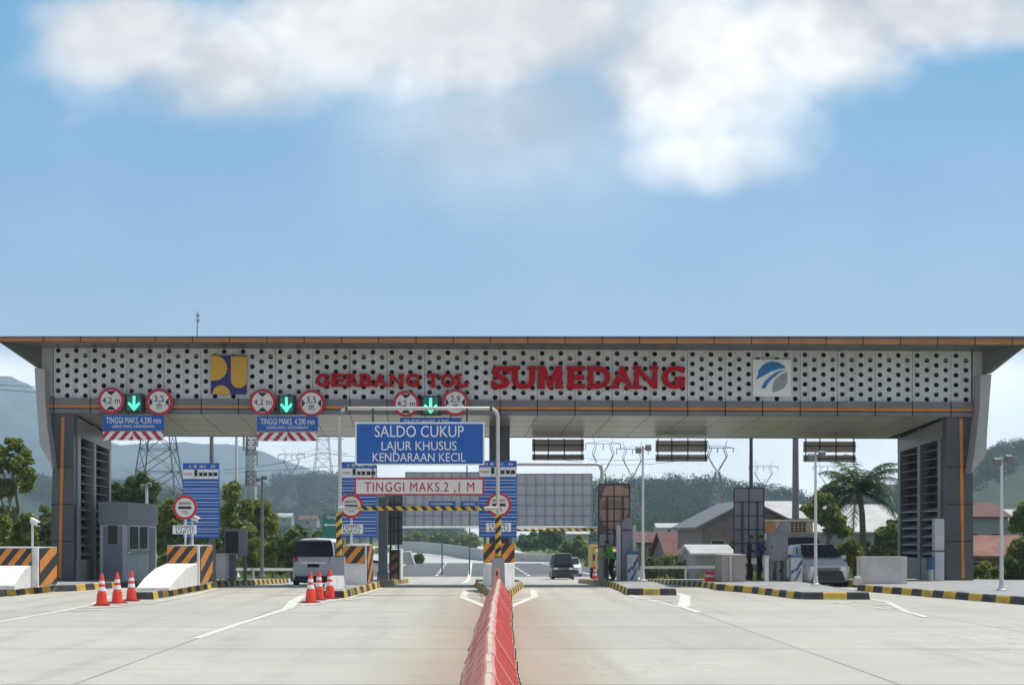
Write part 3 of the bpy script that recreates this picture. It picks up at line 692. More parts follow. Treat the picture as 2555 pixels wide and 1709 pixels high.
M_eb = mat('emblem_blue', (.012,.16,.38), .4); M_eg = mat('emblem_grey', (.30,.31,.31), .4)
def z5(pts): return [(1800 + x/3.105, 830 + y/3.105) for x, y in pts]
for pts, m_ in ((z5([(268,365),(285,330),(290,290),(318,255),(355,232),(395,222),(440,232),(475,250),(500,272),(440,282),(390,298),(330,330)]), M_eb),
                (z5([(308,425),(338,380),(380,338),(430,305),(505,283),(440,318),(395,352),(362,390),(338,432)]), M_eb),
                (z5([(400,465),(395,430),(405,390),(435,350),(470,322),(505,305),(512,350),(508,395),(480,430),(440,452)]), M_eg)):
    q = MB(); fpoly(q, pts, .125, .023); build('emblem_shape', q, m_, ep_)

y_ = 50.5; A = W(492, 842, y_); o = thing('roof_mast', 'thin grey mast standing on the canopy roof above the emblem', 'mast', (A.x, y_, A.z-.3))
b = MB(); b.tube([(A.x, y_, A.z-.3), (A.x, y_, Z(776,y_))], [.022,.010], 8); build('mast', b, M_rod, o)
for v in (786, 799):
    b = MB(); b.tube([(A.x-.09, y_, Z(v,y_)), (A.x+.09, y_, Z(v+2,y_))], .018, 6); b.bx(A.x+.05, y_, Z(v+2,y_)-.06, .07, .07, .12); build('antenna', b, M_greyL, o)
# ================================================================ signs hanging on the front
ABOVE = Vector((0,0,0))
def disc(mb, c, r, y0, y1, mi=0, n=28, axis='y'): mb.lathe([(r, y0), (r, y1)], c, n, mi, 'y')
def ring_sign(name, label, cat, c, r, marks_, text, group=None):
    """round prohibition sign facing the camera; c is the centre; marks_ = dark wedges; text = [(string, x0, x1, z0, z1)] in radii"""
    o = thing(name, label, cat, c, 0, group)
    p = MB(); p.lathe([(r*.97, .03), (r, .022), (r, .006), (r*.97, 0)], c, 32, 0, 'y'); build('red_ring', p, M_red, o)
    f = MB(); f.lathe([(r*.78, -.006), (r*.78, .004)], c, 32, 0, 'y'); build('face', f, M_signp, o)
    k = MB()
    for poly in marks_: k.prism([Vector(c) + Vector((x*r, -.014, z*r)) for x, z in poly], (0, .007, 0))
    if marks_: build('symbol', k, M_ink, o)
    t = MB()
    for s, x0, x1, z0, z1 in text: put_text(t, s, Vector(c) + Vector((x0*r, -.012, z0*r)), EX, EZ, (x1-x0)*r, (z1-z0)*r, NN, 0.01, .004)
    if text: build('lettering', t, M_ink, o)
    b = MB(); b.box((c[0]-.03, c[1]+.03, c[2]-.2), (c[0]+.03, c[1]+.12, c[2]+.2)); build('bracket', b, M_rod, o)
    return o
UPDN = [[(-.34,.72),(.34,.72),(.18,.52),(0,.40),(-.18,.52)], [(-.34,-.72),(.34,-.72),(.18,-.52),(0,-.40),(-.18,-.52)]]
LR = [[(-.72,.30),(-.72,-.30),(-.56,-.16),(-.46,0),(-.56,.16)], [(.72,.30),(.72,-.30),(.56,-.16),(.46,0),(.56,.16)]]
yS = lambda u: yf(u, .30)
for (ua, va), (ub, vb), (l0, l1, v0, v1), wtxt, nm, hg in (
        ((277,999),(397,1003),(311,358,983,1029),'3,5','above the lane beside the left tower','left tower'),
        ((655,1003),(777,1006),(692,737,986,1033),'3,5','right of the yellow and navy emblem',''),
        ((1013,1007),(1136,1004),(1049,1100,988,1036),'2,9','behind the top pipe of the blue gantry sign','')):
    ring_sign('height_limit_sign', 'round 4,2 m height limit sign ' + nm, 'road sign', W(ua, va, yS(ua)), 33/F*yS(ua), UPDN, [('4,2 m', -.66, .70, -.22, .22)], 'height limit signs on the canopy')
    ring_sign('width_limit_sign', 'round %s m width limit sign ' % wtxt + nm, 'road sign', W(ub, vb, yS(ub)), 34/F*yS(ub), LR, [(wtxt, -.36, .36, .02, .48), ('m', -.18, .18, -.50, -.14)], 'width limit signs on the canopy')
    y_ = yS(l0); o = thing('lane_signal', 'black signal with glowing green arrow ' + nm, 'lane signal', W((l0+l1)/2, v1, y_), 0, 'lane signals on the canopy')
    b = MB(); A, B = W(l0, v1, y_), W(l1, v0, y_); b.box((A.x, y_, A.z), (B.x, y_+.18, B.z)); build('housing', b, M_ink, o)
    b = MB(); cx, wd, hh = (A.x+B.x)/2, B.x-A.x, B.z-A.z
    sh = [(-.07,.40),(.07,.40),(.07,-.12),(.26,.08),(.34,-.02),(0,-.42),(-.34,-.02),(-.26,.08),(-.07,-.12)]
    b.prism([Vector((cx + p[0]*wd, y_-.012, (A.z+B.z)/2 + p[1]*hh)) for p in sh], (0,.01,0)); build('arrow', b, MATS.setdefault('arrow', emis('arrow_green', (.10,.95,.55), .9)), o)
    b = MB(); b.box((cx-wd*.36, y_-.006, A.z+hh*.1), (cx+wd*.36, y_+.001, B.z-hh*.06)); build('lamp_panel', b, MATS.setdefault('ledbg', emis('led_glow', (.012,.09,.07), .5)), o)
for u0, u1, v0, v1, s0, s1, nm, stripes in ((256,409,1036,1073,1076,1098,'beside the left tower',True), (641,793,1039,1075,1079,1100,'over the lane left of the gantry pole',True), (998,1150,1042,1079,1082,1103,'mostly hidden behind the large gantry sign',True)):
    y_ = yS(u0) + .02
    o = thing('clearance_board', 'blue board reading TINGGI MAKS. 4.200 mm ' + nm, 'sign board', W((u0+u1)/2, v1, y_), 0, 'blue clearance boards under the canopy front')
    b = MB(); A, B = W(u0, v1, y_), W(u1, v0, y_); b.box((A.x, y_, A.z), (B.x, y_+.05, B.z)); build('plate', b, M_blue, o)
    t = MB(); text_px(t, 'TINGGI MAKS. 4.200 mm', u0+9, v0+5, u1-8, v0+20, y_-.004, .008); text_px(t, 'LEBAR MAKS. KENDARAAN', u0+24, v0+24, u1-24, v0+31, y_-.004, .005); build('lettering', t, M_signw, o)
    for u in (u0+25, u1-25):
        b = MB(); b.box((X(u,y_)-.02, y_+.06, A.z), (X(u,y_)+.02, y_+.10, A.z+1.1)); build('hanger', b, M_rod, o)
    o = thing('striped_board', 'red and white striped board hanging ' + nm, 'hazard board', W((u0+u1)/2, s1, y_), 0, 'striped height boards')
    b = MB(); A, B = W(u0+1, s1, y_), W(u1-2, s0, y_)
    diag_board(b, A, EX, EZ, NN, B.x-A.x, B.z-A.z, (B.x-A.x)/6.0, .85, 0, 1, .03, (B.x-A.x)/2); build('plate', b, [M_signw, M_red], o)
    for u in (u0+25, u1-25):
        b = MB(); b.box((X(u,y_)-.012, y_+.035, A.z), (X(u,y_)+.012, y_+.055, A.z+.5)); build('hanger', b, M_rod, o)

# ---- the three boards over the exit lanes, seen from behind
M_bk = mat('board_back', (.46,.42,.38), .5, .1, var=.12, scale=1)
for u0, u1, vt, vm0, vm1, vb, nm in ((1328,1457,1096,1126,1133,1148,'right of the middle column'), (1636,1765,1099,1127,1134,1151,'middle one of three'), (2005,2135,1101,1128,1135,1152,'above the white car')):
    y_ = 51.6; o = thing('lane_board', 'grey lane board seen from behind under the canopy ' + nm, 'sign board', W((u0+u1)/2, vb, y_), 0, 'lane boards seen from behind')
    A, B = W(u0, vm0, y_), W(u1, vt, y_); b = MB(); b.box((A.x, y_, A.z), (B.x, y_+.05, B.z)); build('upper_plate', b, M_bk, o)
    A2, B2 = W(u0, vb, y_), W(u1, vm1, y_); b = MB(); b.box((A2.x, y_, A2.z), (B2.x, y_+.05, B2.z)); build('lower_plate', b, M_bk, o)
    b = MB()
    for t in (.04, .31, .62, .96): b.box((A.x+(B.x-A.x)*t-.02, y_-.04, A2.z), (A.x+(B.x-A.x)*t+.02, y_-.003, 5.5))
    for z in (A.z+.22, A2.z+.10): b.box((A.x, y_-.08, z), (B.x, y_-.045, z+.04))
    build('hanger_frame', b, M_rod, o)

# ================================================================ gantry in front of the middle lane
yg = 37.8
g = thing('height_gantry', 'pale pipe portal over the middle lane with yellow and black legs', 'gantry', W(1045, 1455, yg))
xl, xr, zt = X(848, yg), X(1242, yg), Z(1019, yg); rp = .052
b = MB(); b.tube([(xl, yg, .2), (xl, yg, zt-.22), (xl+.05, yg, zt-.08), (xl+.18, yg, zt), (xr-.18, yg, zt), (xr-.05, yg, zt-.08), (xr, yg, zt-.22), (xr, yg, .2)], rp, 12); build('pipe_frame', b, M_metal, g, smooth=True)
for x in (xl+.19, xr-.19):
    b = MB(); b.tube([(x-.03, yg, zt), (x+.03, yg, zt)], rp*1.55, 12); build('flange', b, M_rod, g)
def spiral_tube(mb, A, B, r, pitch, n=12, tw=1.0, duty=.5):
    """a pipe sleeve with slanting bands of two colours, cut into faces"""
    A, B = Vector(A), Vector(B); L = (B-A).length; t = (B-A).normalized(); up = Vector((0,-1,0)); e1 = t.cross(up).normalized(); e2 = e1.cross(t)
    N = int(L / pitch * 6) + 1; o = len(mb.v)
    for i in range(N+1):
        for k in range(n):
            an = 2*math.pi*k/n; sh = math.sin(an) * r * tw          # shear the rings so that the bands lean
            c = A + t * min(max(L*i/N + sh, 0), L); mb.v.append(tuple(c + (e1*math.sin(an) + e2*math.cos(an)) * r))
    for i in range(N):
        for k in range(n):
            mb.f.append((o+i*n+k, o+i*n+(k+1)%n, o+(i+1)*n+(k+1)%n, o+(i+1)*n+k)); mb.m.append(0 if (i % 6) < 6*duty else 1)
for u, v0, v1 in ((844,1276,1388), (1243,1280,1391)):
    b = MB(); spiral_tube(b, (X(u if u > 1000 else 846, yg), yg, Z(v1, yg)), (X(u if u > 1000 else 846, yg), yg, Z(v0, yg)), .085, .30, 12, .9); build('striped_sleeve', b, [M_pyel, M_hblk], g)
zb_ = Z(1268, yg)
b = MB(); spiral_tube(b, (X(893,yg), yg-.1, zb_), (X(1208,yg), yg-.1, zb_), .062, .285, 12, .9); build('height_bar', b, [M_pyel, M_hblk], g)
for ua, ub in ((845,893), (1208,1243)):
    b = MB(); b.tube([(X(ua,yg), yg-.1, zb_), (X(ub,yg), yg-.1, zb_)], .056, 12); build('bar_end', b, M_metal, g, smooth=True)
for u0, u1, v0, v1, nm in ((826,860,1389,1461,'left'), (1228,1258,1391,1461,'right')):
    o = thing('gantry_footing', 'grey concrete footing block under the %s gantry leg' % nm, 'concrete block', (X((u0+u1)/2,yg), yg, .2), 0, 'gantry footings')
    b = MB(); x0, x1 = X(u0,yg), X(u1,yg); b.hexa([(x0-.02,yg-.25,.19),(x1+.02,yg-.25,.19),(x1+.02,yg+.25,.19),(x0-.02,yg+.25,.19),(x0,yg-.22,Z(v0,yg)),(x1,yg-.22,Z(v0,yg)),(x1,yg+.22,Z(v0,yg)),(x0,yg+.22,Z(v0,yg))]); build('block', b, M_conG, o)
    b = MB(); xc = X(846 if nm == 'left' else 1243, yg); b.box((xc-.13, yg-.13, Z(v0,yg)), (xc+.13, yg+.13, Z(v0,yg)+.03)); build('base_plate', b, M_rod, o)
ysg = yg - .12
o = thing('lane_sign', 'large blue sign reading SALDO CUKUP LAJUR KHUSUS KENDARAAN KECIL on the gantry', 'road sign', W(1047, 1160, ysg))
A, B = W(886, 1160, ysg), W(1209, 1053, ysg)
b = MB(); b.box((A.x, ysg, A.z), (B.x, ysg+.04, B.z)); build('white_rim', b, M_signw, o)
A, B = W(890, 1156.5, ysg), W(1205, 1057.5, ysg); b = MB(); b.box((A.x, ysg-.008, A.z), (B.x, ysg+.001, B.z)); build('plate', b, M_blue, o)
t = MB(); text_px(t, 'SALDO CUKUP', 935, 1062, 1157, 1090, ysg-.012, .006); text_px(t, 'LAJUR KHUSUS', 952, 1101, 1139, 1123, ysg-.012, .006); text_px(t, 'KENDARAAN KECIL', 930, 1130, 1161, 1151, ysg-.012, .006); build('lettering', t, M_signw, o)
for u in (930, 1165):
    b = MB(); b.box((X(u,ysg)-.025, ysg+.05, A.z), (X(u,ysg)+.025, ysg+.09, zt)); build('hanger', b, M_rod, o)
o = thing('height_sign', 'white red-rimmed sign reading TINGGI MAKS.2 ,1 M on the gantry', 'road sign', W(1045, 1236, ysg))
A, B = W(884, 1236, ysg), W(1208, 1191, ysg); b = MB(); b.box((A.x, ysg, A.z), (B.x, ysg+.04, B.z)); build('red_rim', b, M_red, o)
A, B = W(888.5, 1231.5, ysg), W(1203.5, 1196, ysg); b = MB(); b.box((A.x, ysg-.008, A.z), (B.x, ysg+.001, B.z)); build('plate', b, M_signp, o)
t = MB(); text_px(t, 'TINGGI MAKS.2 ,1 M', 910, 1203, 1183, 1226, ysg-.012, .010, space=1.12); build('lettering', t, M_redt, o)
for u in (930, 1165):
    b = MB(); b.box((X(u,ysg)-.018, ysg+.05, A.z+.03), (X(u,ysg)+.018, ysg+.08, Z(1161,ysg))); build('hanger', b, M_rod, o)

# ================================================================ concrete end blocks with hazard boards
def end_block(label, x0, x1, y0, depth, ztop, board, side_u=None, pil=None, ramp=None, zb=.19):
    o = thing('crash_block', label, 'concrete block', ((x0+x1)/2, y0+depth/2, .2), 0, 'white crash blocks on the island noses')
    b = MB(); b.box((x0, y0, zb), (x1, y0+depth, ztop)); build('block', b, M_whitec, o)
    if ramp:
        b = MB(); xa, xb, ya_, za, zh = ramp
        prof = [(ya_, zb, za), (ya_+(y0-ya_)*.25, zb, za+(zh-za)*.38), (ya_+(y0-ya_)*.6, zb, za+(zh-za)*.80), (y0-.003, zb, zh)]
        b.loft([[(xa+(0.0 if i else .03), q[0], q[1]), (xb, q[0], q[1]), (xb, q[0], q[2]), (xa+(0.0 if i else .03), q[0], q[2])] for i, q in enumerate(prof)]); build('nose_ramp', b, M_whitec, o)
    w_, h0, h1 = board
    b = MB(); diag_board(b, (w_[0], y0-.03, h0), EX, EZ, NN, w_[1]-w_[0], h1-h0, .40, .8, 0, 1); build('hazard_board', b, [M_org, M_hblk], o)
    if side_u:
        b = MB(); diag_board(b, (x1+.03, y0+.12, side_u[0]), Vector((0,1,0)), EZ, Vector((1,0,0)), depth-.2, side_u[1]-side_u[0], 1.9, 2.6, 0, 1); build('hazard_board', b, [M_org, M_hblk], o)
    return o
y0 = 38.3; end_block('white crash block with orange and black boards at the left edge', -14.6, X(94,y0), y0, 1.75, Z(1365,y0), ((-14.55, X(79,y0)), Z(1411,y0), Z(1368,y0)), (.24, Z(1367,y0)), None, (-14.5, X(78,y0), 36.9, .3, .84))
y0 = 40.0; end_block('white crash block with curved nose ramp behind three cones', X(417,y0), X(497,y0), y0, 1.95, Z(1360,y0), ((X(418,y0), X(491,y0)), Z(1406,y0), Z(1362,y0)), (.24, Z(1362,y0)), None, (X(417,y0), X(493,y0), 36.3, .26, .86))
y0 = 40.2; end_block('white crash block behind the left gantry leg', X(856,y0), X(914,y0), y0, 2.3, Z(1359,y0), ((X(857,y0), X(910,y0)), Z(1405,y0), Z(1362,y0)), (.24, Z(1361,y0)))
y0 = 40.0
o = thing('crash_block', 'white pointed crash block with hazard board behind the barrier row', 'concrete block', (X(1245,y0), y0, .2), 0, 'white crash blocks on the island noses')
b = MB(); x0, x1 = X(1206,y0), X(1284,y0); b.prism([(x0,y0,.19),(x0+.12,y0-1.0,.19),((x0+x1)/2+.1,y0-1.55,.19),(x1-.06,y0-1.0,.19),(x1,y0,.19),(x1,y0+1.2,.19),(x0,y0+1.2,.19)], (0,0,Z(1404,y0)-.19)); build('block', b, M_whitec, o)
b = MB(); b.box((x0+.05,y0+.05,Z(1404,y0)), (x1-.05,y0+1.1,Z(1357,y0))); build('upper_block', b, M_whitec, o)
b = MB(); diag_board(b, (x0, y0-.03, Z(1403,y0)), EX, EZ, NN, x1-x0, Z(1355,y0)-Z(1403,y0), .40, .8, 0, 1); build('hazard_board', b, [M_org, M_hblk], o)
# small rear end block beyond the canopy, its hazard face on this side
y0 = 54.0; o = thing('crash_block', 'dark striped end block beside the lane behind the left gantry leg', 'concrete block', (X(986,y0), y0, gz(y0)+.2), 0, 'white crash blocks on the island noses')
b = MB(); zz = gz(y0)+.18; b.box((X(971,y0), y0, zz), (X(1000,y0), y0+1.6, Z(1370,y0))); build('block', b, M_whitec, o)
b = MB(); diag_board(b, (X(971,y0), y0-.03, zz+.05), EX, EZ, NN, X(997,y0)-X(971,y0), Z(1372,y0)-zz-.05, .5, 1.2, 0, 1); build('hazard_board', b, [mat('hazard_rust', (.24,.085,.03), .6), M_hblk], o)

# ================================================================ tariff boards, stop signs, card signs
for u0, u1, v0, v1, y_, nm in ((456,546,1155,1342,43.2,'at the left lane beside the payment screen'), (851,940,1152,1340,43.2,'behind the left gantry leg'), (1195,1289,1149,1340,43.2,'in front of the middle column')):
    o = thing('tariff_board', 'tall blue tariff board with white rows ' + nm, 'tariff board', (X((u0+u1)/2,y_), y_, .2), 0, 'blue tariff boards')
    A, B = W(u0, v1, y_), W(u1, v0, y_); wd, hh = B.x-A.x, B.z-A.z
    b = MB(); b.box((A.x, y_, A.z), (B.x, y_+.14, B.z)); build('panel', b, M_blueD, o)
    b = MB(); b.box((A.x+.015, y_-.008, B.z-hh*.21), (B.x-.015, y_+.001, B.z-hh*.085)); build('header', b, M_signw, o)
    t = MB(); put_text(t, 'TARIF', (A.x+.03, y_-.012, B.z-hh*.165), EX, EZ, wd*.24, hh*.035, NN, .02); build('lettering', t, M_redt, o)
    b = MB(); hz = B.z-hh*.205
    for k, (tx, ww, ht) in enumerate(((.33,.08,.085),(.46,.09,.05),(.58,.10,.05),(.72,.10,.05),(.85,.11,.05))):
        b.box((A.x+wd*tx, y_-.014, hz+hh*.03), (A.x+wd*(tx+ww), y_-.009, hz+hh*(.03+ht))); b.box((A.x+wd*(tx-.012), y_-.014, hz), (A.x+wd*(tx-.012)+.006, y_-.009, hz+hh*.12))
    build('vehicle_icons', b, M_ink, o)
    b = MB()
    for tx, ww in ((.18,.05),(.30,.09),(.47,.10),(.60,.04),(.78,.05),(.85,.05)): b.box((A.x+wd*tx, y_-.012, B.z-hh*.062), (A.x+wd*(tx+ww), y_-.001, B.z-hh*.03))
    build('header_marks', b, M_greyL, o)
    b = MB()
    for k in range(17):
        z = A.z + hh*(.03 + k*.0445 + (.008 if k % 2 else 0))
        b.box((A.x+.02, y_-.010, z), (B.x-.02, y_-.001, z+(.017 if k % 3 else .011)))
    build('row_line', b, M_signw, o)
    for x in (A.x+.2, B.x-.2):
        b = MB(); b.box((x-.05, y_+.15, .15), (x+.05, y_+.25, A.z+.5)); build('leg', b, M_poled, o)
def stop_sign(u, v, r_px, y_, ub0, ub1, vb0, vb1, nm):
    c = W(u, v, y_)
    o = ring_sign('stop_sign', 'round red ringed stop sign with black bar ' + nm, 'road sign', c, r_px/F*y_, [[(-.50,.10),(.50,.10),(.54,.06),(.54,-.08),(.50,-.12),(-.50,-.12),(-.54,-.08),(-.54,.06)]], [('BERHENTI', -.50, .50, .24, .44), ('TOL', -.26, .28, -.50, -.28)], 'round stop signs on the island noses')
    b = MB(); b.tube([(c.x, y_+.07, .2), (c.x, y_+.07, c.z)], .035, 10); build('post', b, M_pole, o)
    A, B = W(ub0, vb1, y_), W(ub1, vb0, y_)
    k = thing('card_sign', 'small white sign reading TEMPEL KARTU ' + nm, 'sign', W((ub0+ub1)/2, vb1, y_), 0, 'card signs under the stop signs')
    b = MB(); b.box((A.x, y_-.01, A.z), (B.x, y_+.02, B.z)); build('plate', b, M_signw, k)
    t = MB(); h_ = (vb1-vb0); text_px(t, 'TEMPEL', ub0+4, vb0+h_*.08, ub1-4, vb0+h_*.46, y_-.014, .03); text_px(t, 'KARTU', ub0+8, vb0+h_*.56, ub1-8, vb0+h_*.94, y_-.014, .03); build('lettering', t, M_ink, k)
stop_sign(461.5, 1266, 30.5, 40.6, 431, 490, 1310, 1332, 'beside the left tariff board')
stop_sign(876, 1262, 30.5, 40.6, 849, 905, 1307, 1331, 'behind the left end of the striped bar')
stop_sign(1245, 1259, 31, 40.6, 1213, 1275, 1304, 1326, 'behind the right gantry leg')

# ---- surveillance cameras on thin posts
def cctv(u, vt, vb, y_, nm, ln=22):
    c = W(u, vt, y_); zb2 = Z(vb, y_)
    o = thing('security_camera', 'white security camera on a thin post ' + nm, 'security camera', (c.x, y_, zb2), 0, 'white security cameras')
    b = MB(); b.tube([(c.x, y_, zb2), (c.x, y_, c.z)], .035, 10); build('post', b, M_pole, o)
    e = ln/F*y_; A = Vector((c.x-.03, y_, c.z+.06)); B = A + Vector((e, -.16, -.12)); up = Vector((0,0,.075))
    b = MB(); s_ = Vector((.02,.07,0)); b.hexa([A-s_-up, B-s_-up, B+s_-up, A+s_-up, A-s_+up, B-s_+up, B+s_+up, A+s_+up]); build('camera_body', b, M_white, o)
    b = MB(); q = B - Vector((.0,.01,0)); b.tube([q, q + Vector((.03,-.02,-.01))], .045, 10); build('lens', b, M_ink, o)
cctv(81, 1302, 1366, 39.0, 'on the left crash block')
cctv(480, 1293, 1360, 40.9, 'in front of the left tariff board')

# ================================================================ cones
def cone_mesh(o):
    b = MB(); b.box((-.19,-.19,0), (.19,.19,.03)); b.box((-.16,-.16,.03), (.16,.16,.045)); build('base', b, M_coneb, o)
    b = MB(); b.lathe([(.135,.045),(.115,.30),(.098,.305),(.094,.36)], n=20); build('body', b, M_cone, o, smooth=True)
    b = MB(); b.lathe([(.094,.36),(.082,.46)], n=20, caps=False); build('reflective_band', b, M_signw, o, smooth=True)
    b = MB(); b.lathe([(.082,.46),(.073,.53)], n=20, caps=False); build('body', b, M_cone, o, smooth=True)
    b = MB(); b.lathe([(.073,.53),(.062,.61)], n=20, caps=False); build('reflective_band', b, M_signw, o, smooth=True)
    b = MB(); b.lathe([(.062,.61),(.045,.72),(.036,.76),(.03,.78)], n=20); build('tip', b, M_cone, o, smooth=True)
cl = ['red traffic cone with white bands, nearest of three by the black kerb tip', 'red traffic cone with white bands, middle of three by the black kerb tip', 'red traffic cone with white bands, touching the black kerb tip',
      'red traffic cone on the white line behind the white van, nearest of its three', 'red traffic cone standing between two others behind the white van', 'red traffic cone behind the white van, closest to the gantry footing']
c0 = None
for k, ((u, v), l) in enumerate(zip([(254,1510),(292.5,1505),(328,1499),(775,1503),(796,1496),(823,1493)], cl)):
    p = G(u, v)
    if c0 is None: c0 = lthing('traffic_cone', l, 'traffic cone', p, .2, 'red traffic cones'); cone_mesh(c0)
    else: dup(c0, p, .2 + k*.7, l)

# ================================================================ red barrier row
def plastic_mat(name, c1, c2, tr):
    m_ = bpy.data.materials.new(name); m_.use_nodes = True; t = NT(m_.node_tree); t.n.clear(); out = t.node('ShaderNodeOutputMaterial')
    geo = t.node('ShaderNodeNewGeometry'); oi = t.node('ShaderNodeObjectInfo'); c = t.mix(t.ss(t.noise(geo.outputs['Position'], 2.6, 5, .65), .38, .72), c1, c2)
    c = t.mix(t.m('MULTIPLY', oi.outputs['Random'], .35), c, c2); c = t.mix(t.m('MULTIPLY', t.ss(t.noise(geo.outputs['Position'], 9, 4, .7), .55, .75), .2), c, (.50,.36,.30))
    d_ = t.node('ShaderNodeBsdfDiffuse'); tl = t.node('ShaderNodeBsdfTranslucent'); t.l.new(c, d_.inputs[0]); t.l.new(c, tl.inputs[0])
    mx = t.node('ShaderNodeMixShader'); mx.inputs[0].default_value = tr; t.l.new(d_.outputs[0], mx.inputs[1]); t.l.new(tl.outputs[0], mx.inputs[2]); t.l.new(mx.outputs[0], out.inputs[0]); return m_
M_shell = plastic_mat('barrier_plastic', (.90,.44,.39), (.90,.58,.52), .5)
def barrier_mesh(o, L=.955):
    prof = [(-.335,0),(-.335,.05),(-.30,.085),(-.045,.49),(-.03,.50),(.03,.50),(.045,.49),(.30,.085),(.335,.05),(.335,0)]
    st = [(-L/2,.97,.985), (-L/2+.03,1,1), (L/2-.03,1,1), (L/2,.97,.985)]; b = MB()
    b.loft([[(x*kx, y, z*kz) for x, z in prof] for y, kx, kz in st]); build('shell', b, M_shell, o)
    b = MB()
    for k in range(6):
        y = -L/2 + .09 + k*(L-.18)/5
        b.hexa([(.30,y-.035,.06),(.322,y-.035,.07),(.322,y+.035,.07),(.30,y+.035,.06),(.05,y-.035,.455),(.066,y-.035,.468),(.066,y+.035,.468),(.05,y+.035,.455)])
    build('rib', b, M_barrD, o)
    for x0, x1 in ((-.265,-.20), (-.13,-.075)):
        f = lambda x: .085 + (x+.30)/.255*.405
        b = MB(); b.hexa([(x0,-.02,f(x0)-.02),(x1,-.02,f(x1)-.02),(x1,.02,f(x1)-.02),(x0,.02,f(x0)-.02),(x0,-.02,f(x0)+.006),(x1,-.02,f(x1)+.006),(x1,.02,f(x1)+.006),(x0,.02,f(x0)+.006)]); build('slot', b, mat('barrier_slot', (.30,.06,.05), .7), o)
    for k in range(2):
        b = MB(); b.box((.25, -.30+k*.46, 0.0), (.350, -.19+k*.46, .06)); build('foot_recess', b, M_hblk, o)
    b = MB(); b.box((-.026,-L/2+.01,.496),(.026,L/2-.01,.506)); build('top_rail', b, mat('barrier_top', (.55,.42,.35), .85, dirt=((.46,.40,.33), 4, .6)), o)
def bxc(y): return float(np.interp(y, [3, 8, 12.5, 17, 24.8, 32, 36.5], [.0, .05, .115, .17, .32, .50, .60]))
ORD = ['second','third','fourth','fifth','sixth','seventh','eighth','ninth','tenth','eleventh','twelfth','thirteenth','fourteenth','fifteenth','sixteenth','seventeenth','eighteenth','nineteenth','twentieth','twenty-first','twenty-second','twenty-third','twenty-fourth','twenty-fifth','twenty-sixth','twenty-seventh','twenty-eighth']
b0 = None
for k in range(29):
    y = 35.9 - k*.985; p = Vector((bxc(y) + rng.uniform(-.013,.013), y, 0.0)); an = -math.atan2(bxc(y+.9)-bxc(y-.9), 1.8) + rng.uniform(-.013,.013)
    l = 'faded red plastic road barrier ' + ('against the tip of the middle island' if k == 0 else 'nearest to the viewer at the bottom edge' if k == 28 else ORD[k-1] + ' of its row from the middle island')
    if b0 is None: b0 = lthing('road_barrier', l, 'barrier', p, an, 'red plastic barriers dividing the plaza'); barrier_mesh(b0)
    else: dup(b0, p, an, l)
y = 36.7; o = lthing('barrier_post', 'narrow upright red plastic post at the head of the barrier row', 'barrier', (X(1240,y), y, 0), 0); zt_ = Z(1418,y)
b = MB(); b.loft([[(-a_,-.07,z),(a_,-.07,z),(a_,.07,z),(-a_,.07,z)] for a_, z in ((.13,0),(.12,.2),(.10,.5),(.075,zt_-.04),(.05,zt_))]); build('post', b, M_shell, o)
b = MB(); b.box((-.025,-.085,zt_-.20),(.02,-.06,zt_-.06)); build('slot', b, M_hblk, o)
# red barriers standing at the far right lane
for (u, v, y_, an), l in zip(((1772,1462,44.5,.5),(1786,1459,46,.9),(1797,1457,47.5,.3)), ('bright red barrier end beside the grey block, leftmost', 'bright red barrier end beside the grey block, between two others', 'bright red barrier end touching the grey block')):
    o = lthing('small_barrier', l, 'barrier', (X(u,y_), y_, gz(y_)), an, 'small red barriers')
    b = MB(); b.loft([[(-.17,-.2,z), (.17,-.2,z), (.17,.2,z), (-.17,.2,z)] if z < .1 else [(-.09,-.16,z), (.09,-.16,z), (.09,.16,z), (-.09,.16,z)] for z in (0,.09,.3,.52)]); build('shell', b, M_cone, o)
    b = MB(); b.box((-.1,-.18,.34),(.1,.18,.42)); build('reflective_band', b, M_signw, o)
y_ = 55; o = lthing('traffic_cone', 'red cone beside the grey post near the yellow truck', 'traffic cone', (X(1484,y_), y_, gz(y_)), 0, 'red traffic cones'); cone_mesh(o)
# leaning white board by the left footing
y_ = 37.1; o = lthing('a_frame_board', 'small white folding board leaning by the left gantry footing', 'sign board', (X(843,y_), y_, .2), .35)
for s in (-1, 1):
    b = MB(); b.hexa([(-.17,s*.13-.01,0),(.17,s*.13-.01,0),(.17,s*.13+.01,0),(-.17,s*.13+.01,0),(-.17,-.01+s*.015,.38),(.17,-.01+s*.015,.38),(.17,.01+s*.015,.38),(-.17,.01+s*.015,.38)]); build('panel', b, M_white, o)
# ================================================================ vehicles (built nose towards -y, origin on the road)
def wheel(o, x, y, r, w_, side):
    b = MB(); b.lathe([(r*.62,-w_/2),(r*.93,-w_/2),(r,-w_*.35),(r,w_*.35),(r*.93,w_/2),(r*.62,w_/2)], (x, y, r), 24, 0, 'x'); t = build('wheel', b, M_tyre, o, smooth=True)
    b = MB(); xo = x + side*w_*.5; b.lathe([(r*.6,0),(r*.56,side*.012),(r*.2,side*.03),(.001,side*.03)] , (xo, y, r), 20, 0, 'x', caps=False)
    for k in range(5):
        an = 2*math.pi*k/5; c, s_ = math.cos(an), math.sin(an); b.tube([(xo+side*.03, y+c*.05, r+s_*.05), (xo+side*.022, y+c*r*.57, r+s_*r*.57)], .03, 4)
    build('rim', b, M_rim, t)
def shell(stn, half=True):
    """rings across the car: each station (y, [(halfwidth, z) from sill to centre line])"""
    rings = []
    for y, pr in stn:
        rings.append([(x, y, z) for x, z in pr] + [(-x, y, z) for x, z in reversed(pr) if x > 1e-4])
    return rings
